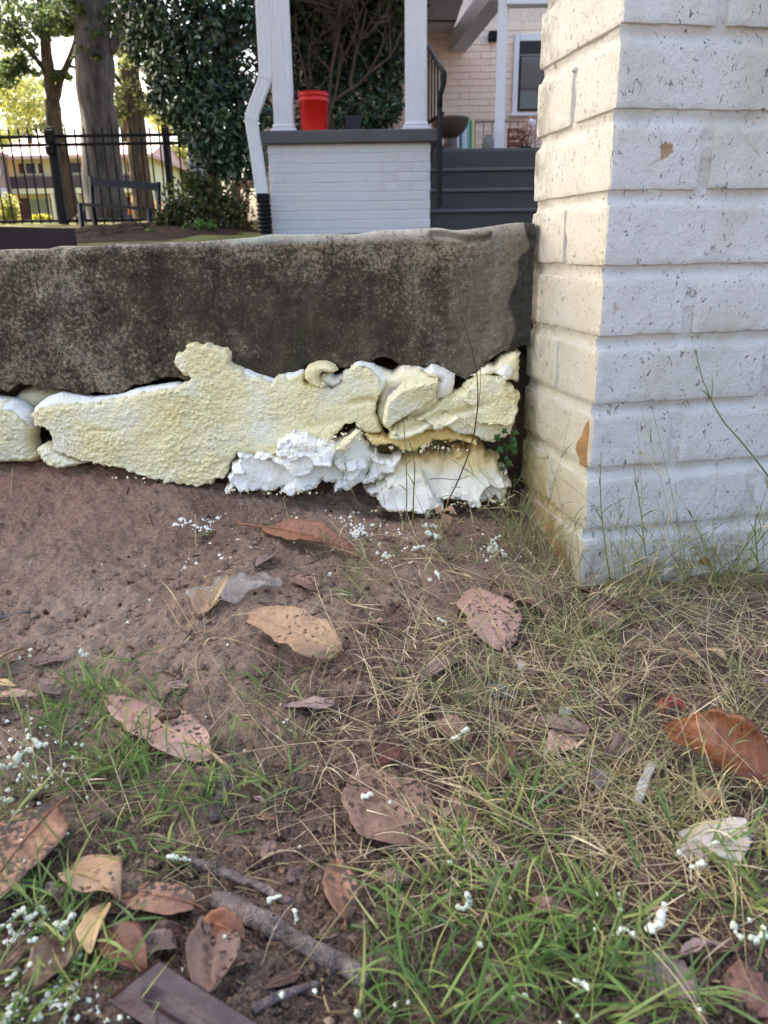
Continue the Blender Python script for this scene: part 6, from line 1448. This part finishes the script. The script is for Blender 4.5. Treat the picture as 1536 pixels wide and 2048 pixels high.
# long wiry dry stems arching in every direction
def wiry(specs, L0, L1, r, zlo, zhi, arch):
    R = roots_at(specs); n = len(R); d = dirs(n, zlo, zhi); L = RNG.uniform(L0, L1, n)
    b = RNG.normal(size=(n, 3))*.22-np.array([0, 0, 1])*(d[:, 2:]*arch)
    V, F, P = stems3(R, d, b, L, r*RNG.uniform(.6, 1.3, n), 9); return V, F, P, d
parts = []
DRY = [(880, 1280, 80, 60, 90), (860, 1340, 60, 40, 50), (1040, 1220, 90, 40, 70), (1200, 1260, 120, 50, 120), (1400, 1260, 120, 50, 110), (1080, 1360, 140, 60, 120), (1300, 1380, 150, 60, 110), (960, 1460, 110, 50, 90), (1150, 1500, 150, 60, 130), (1380, 1560, 130, 70, 100), (1060, 1620, 160, 60, 140), (1300, 1680, 140, 60, 110),
       (800, 1480, 90, 60, 50), (860, 1640, 110, 60, 60), (640, 1480, 80, 60, 18), (600, 1600, 70, 50, 22), (500, 1640, 50, 40, 18), (1450, 1780, 90, 60, 60), (1200, 1800, 160, 50, 70), (950, 1780, 120, 50, 60), (720, 1800, 80, 60, 24), (420, 1250, 40, 30, 9), (640, 1180, 90, 40, 12), (860, 1130, 80, 30, 26), (300, 1380, 120, 60, 12), (200, 1640, 120, 60, 34), (400, 1700, 80, 40, 22), (520, 1980, 90, 40, 16), (1500, 1300, 40, 80, 50), (740, 1240, 40, 40, 14), (1120, 1180, 70, 24, 50), (1300, 1200, 110, 20, 70), (1480, 1200, 60, 18, 40), (1040, 1120, 40, 24, 26), (1400, 1640, 120, 60, 60), (1200, 1420, 180, 90, 80)]
v, f, P, d = wiry([(x, y, sx, sy, int(n*.62)) for x, y, sx, sy, n in DRY], .04, .14, .00044, .06, .8, .6); parts.append((v, f))
n = len(P)
for k in range(1):
    ti = RNG.integers(2, 8, n); root = P[np.arange(n), ti]; dd = d*.7+RNG.normal(size=(n, 3))*.6; dd /= np.linalg.norm(dd, axis=1)[:, None]
    v, f, _ = ribbons(root, dd, RNG.normal(size=(n, 3))*.2-np.array([0, 0, .15]), .024*RNG.uniform(.4, 1.5, n), .0011*RNG.uniform(.6, 1.3, n), 4); parts.append((v, f))
# matted dead thatch lying low
R = roots_at([(x, y, sx*1.1, sy, int(c*.55)) for x, y, sx, sy, c in DRY if y > 1200 and x > 700]); n = len(R)
v, f, _ = ribbons(R+np.array([0, 0, .004]), dirs(n, -.05, .25), RNG.normal(size=(n, 3))*.2*np.array([1, 1, .3]), RNG.uniform(.015, .05, n), RNG.uniform(.0007, .0016, n), 4); parts.append((v, f))
V, F = joinq(parts)
link('dry_grass', mesh('dry_grass', V, F, smooth=True), STRAW, kind='stuff', label='tangle of wiry straw coloured dry grass stems')
# single tall stems that can be told apart
def tall_stem(label, pts, Y, r, m, leaves=(), name='grass_stem', cat='grass stem', seed=0):
    """pts: photo pixels traced along the stem, standing at distance Y"""
    P = [atY(x, y, Y if not isinstance(Y, (list, tuple)) else Y[0]+(Y[1]-Y[0])*i/(len(pts)-1)) for i, (x, y) in enumerate(pts)]
    t_ = np.linspace(0, len(P)-1, len(P)*4); P = np.array(P); Q = np.stack([np.interp(t_, np.arange(len(P)), P[:, k]) for k in range(3)], 1); Q[1:-1] = (Q[:-2]+2*Q[1:-1]+Q[2:])/4
    t = thing(name, label, cat); link('stalk', mesh('stalk', *tube(Q, np.linspace(r, r*.45, len(Q)), 6)), m, t)
    for (k, dx, dz, L, W) in leaves:
        q = Q[int(k*(len(Q)-1))]; dd = np.array([dx, RNG.normal()*.3, dz]); dd /= np.linalg.norm(dd)
        v, f, _ = ribbons(q[None], dd[None], np.array([[0, 0, -.25]]), np.array([L]), np.array([W]), 6, np.array([[0, -1.0, .1]])); link('leaf', mesh('leaf', v, [f]), m, t)
WEED = simple('weed_stalk', srgb(84, 62, 44), .7, .2, .2, 60); WGREEN = simple('green_stalk', srgb(104, 118, 58), .6, .3, .2, 60); WSTRAW = simple('straw_stalk', srgb(196, 174, 124), .6, .2, .15, 60)
tall_stem('tall dark weed stalk with side twigs in front of the foam', [(876, 1108), (884, 1050), (897, 1000), (915, 965), (935, 915), (948, 870), (955, 820), (956, 780), (953, 740), (942, 690), (928, 650), (918, 622)], [.955, .975], .0011, WEED, name='weed', cat='weed')
tall_stem('short side twig pair on the dark weed stalk', [(858, 958), (885, 957), (915, 960), (932, 954), (948, 950)], .968, .0006, WEED, name='weed', cat='weed')
tall_stem('slim stem running up beside the dark weed stalk', [(955, 820), (961, 780), (962, 740), (957, 690), (955, 645)], .970, .0006, WGREEN, name='weed', cat='weed')
tall_stem('upright green stem left of the dark weed before the foam', [(824, 1120), (826, 1060), (827, 990), (830, 940), (826, 905), (818, 880)], .945, .0011, WGREEN, [(.5, -.5, 1, .03, .0014), (.75, .4, 1, .024, .0012)])
tall_stem('second upright green stem left of the dark weed', [(806, 1110), (812, 1050), (814, 980), (812, 920), (808, 850), (804, 830)], .94, .0009, WGREEN, [(.4, -.6, 1, .024, .0012), (.6, .5, .9, .02, .001)])
tall_stem('thin pale stem crossing the white foam chunk', [(770, 1010), (760, 960), (752, 925), (738, 900)], .95, .0005, WSTRAW)
tall_stem('long green stem leaning in from the right edge over bricks', [(1560, 985), (1520, 930), (1480, 880), (1448, 845), (1428, 812), (1405, 760), (1390, 700)], .80, .0010, WGREEN, [(.72, -.6, .7, .03, .0016), (.74, .1, 1, .036, .0012)])
tall_stem('upright stem by the pillar corner with a forked top', [(1220, 1160), (1210, 1090), (1202, 1020), (1200, 960), (1203, 905)], .79, .0008, WGREEN, [(.45, -.5, 1, .026, .0014), (.5, .5, .8, .024, .0013), (.7, -.2, 1, .02, .001)])
tall_stem('leafy green stem right of the forked stem', [(1300, 1170), (1290, 1100), (1284, 1040), (1276, 985), (1268, 935)], .78, .0008, WGREEN, [(.35, -.6, 1, .03, .0015), (.55, .5, 1, .03, .0014), (.75, -.3, 1, .026, .0014)])
tall_stem('straw stem bending left across the white bricks', [(1290, 1180), (1320, 1090), (1345, 1020), (1358, 984)], .77, .0006, WSTRAW, [(.5, -.8, .4, .03, .001)])
tall_stem('green blade cluster stem near the right edge', [(1520, 1180), (1514, 1110), (1510, 1060), (1512, 1030)], .76, .001, WGREEN, [(.3, -.5, 1, .03, .0018), (.5, .4, 1, .03, .0018), (.6, -.3, 1, .02, .0014)])
tall_stem('thin stem beside the foam left edge on the soil', [(20, 1020), (22, 985), (24, 955), (25, 935)], .93, .0007, WSTRAW)
tall_stem('short dry stalk standing in the white crumbs', [(393, 1112), (391, 1080), (392, 1052), (390, 1028)], .86, .0009, WSTRAW)
tall_stem('straw stem rising from soil left of the orange leaf', [(590, 1140), (586, 1100), (580, 1060), (576, 1030), (566, 996)], .90, .0007, WSTRAW, [(.4, -.4, .9, .03, .0008)])
tall_stem('thick bright grass blade in the bottom middle', [(600, 2060), (640, 1985), (672, 1930), (715, 1876), (760, 1850)], .38, .0015, WGREEN, [(.55, .7, .6, .03, .002)])
tall_stem('long pale blade crossing the thick twig', [(470, 1806), (530, 1790), (590, 1765), (640, 1716)], .42, .0009, WGREEN, [(.6, -.5, .6, .03, .002)])
# ivy sprig by the pillar
IVY = leafmat('ivy_leaf', [srgb(44, 74, 40), srgb(66, 100, 54), srgb(88, 118, 66)], .4, .4, .25)
t = thing('ivy_sprig', 'small green ivy sprig growing between the foam and pillar', 'ivy')
P = np.array([atY(x, y, .985) for x, y in ((1006, 950), (1012, 925), (1014, 900), (1022, 872), (1030, 850))]); link('stem', mesh('stem', *tube(P, .0008, 5)), WEED, t)
for (x, y) in ((1000, 876), (1014, 862), (1024, 880), (1010, 896), (994, 900), (1022, 904), (1008, 918), (1020, 928), (1004, 938), (1030, 866), (1026, 894)):
    c = atY(x+RNG.normal()*3, y, .98+RNG.normal()*.006); r = RNG.uniform(.004, .008); an_ = RNG.uniform(0, 6.28)
    V = [c]+[c+r*q*np.array([math.cos(an_+k*2*math.pi/10), .5*math.sin(an_*2+k), math.sin(an_+k*2*math.pi/10)]) for k, q in enumerate((1.1, .6, .9, .55, .8, .5, .8, .55, .9, .6))]
    link('leaf', mesh('leaf', V, [[0, k+1, (k+1) % 10+1] for k in range(10)]), IVY, t)
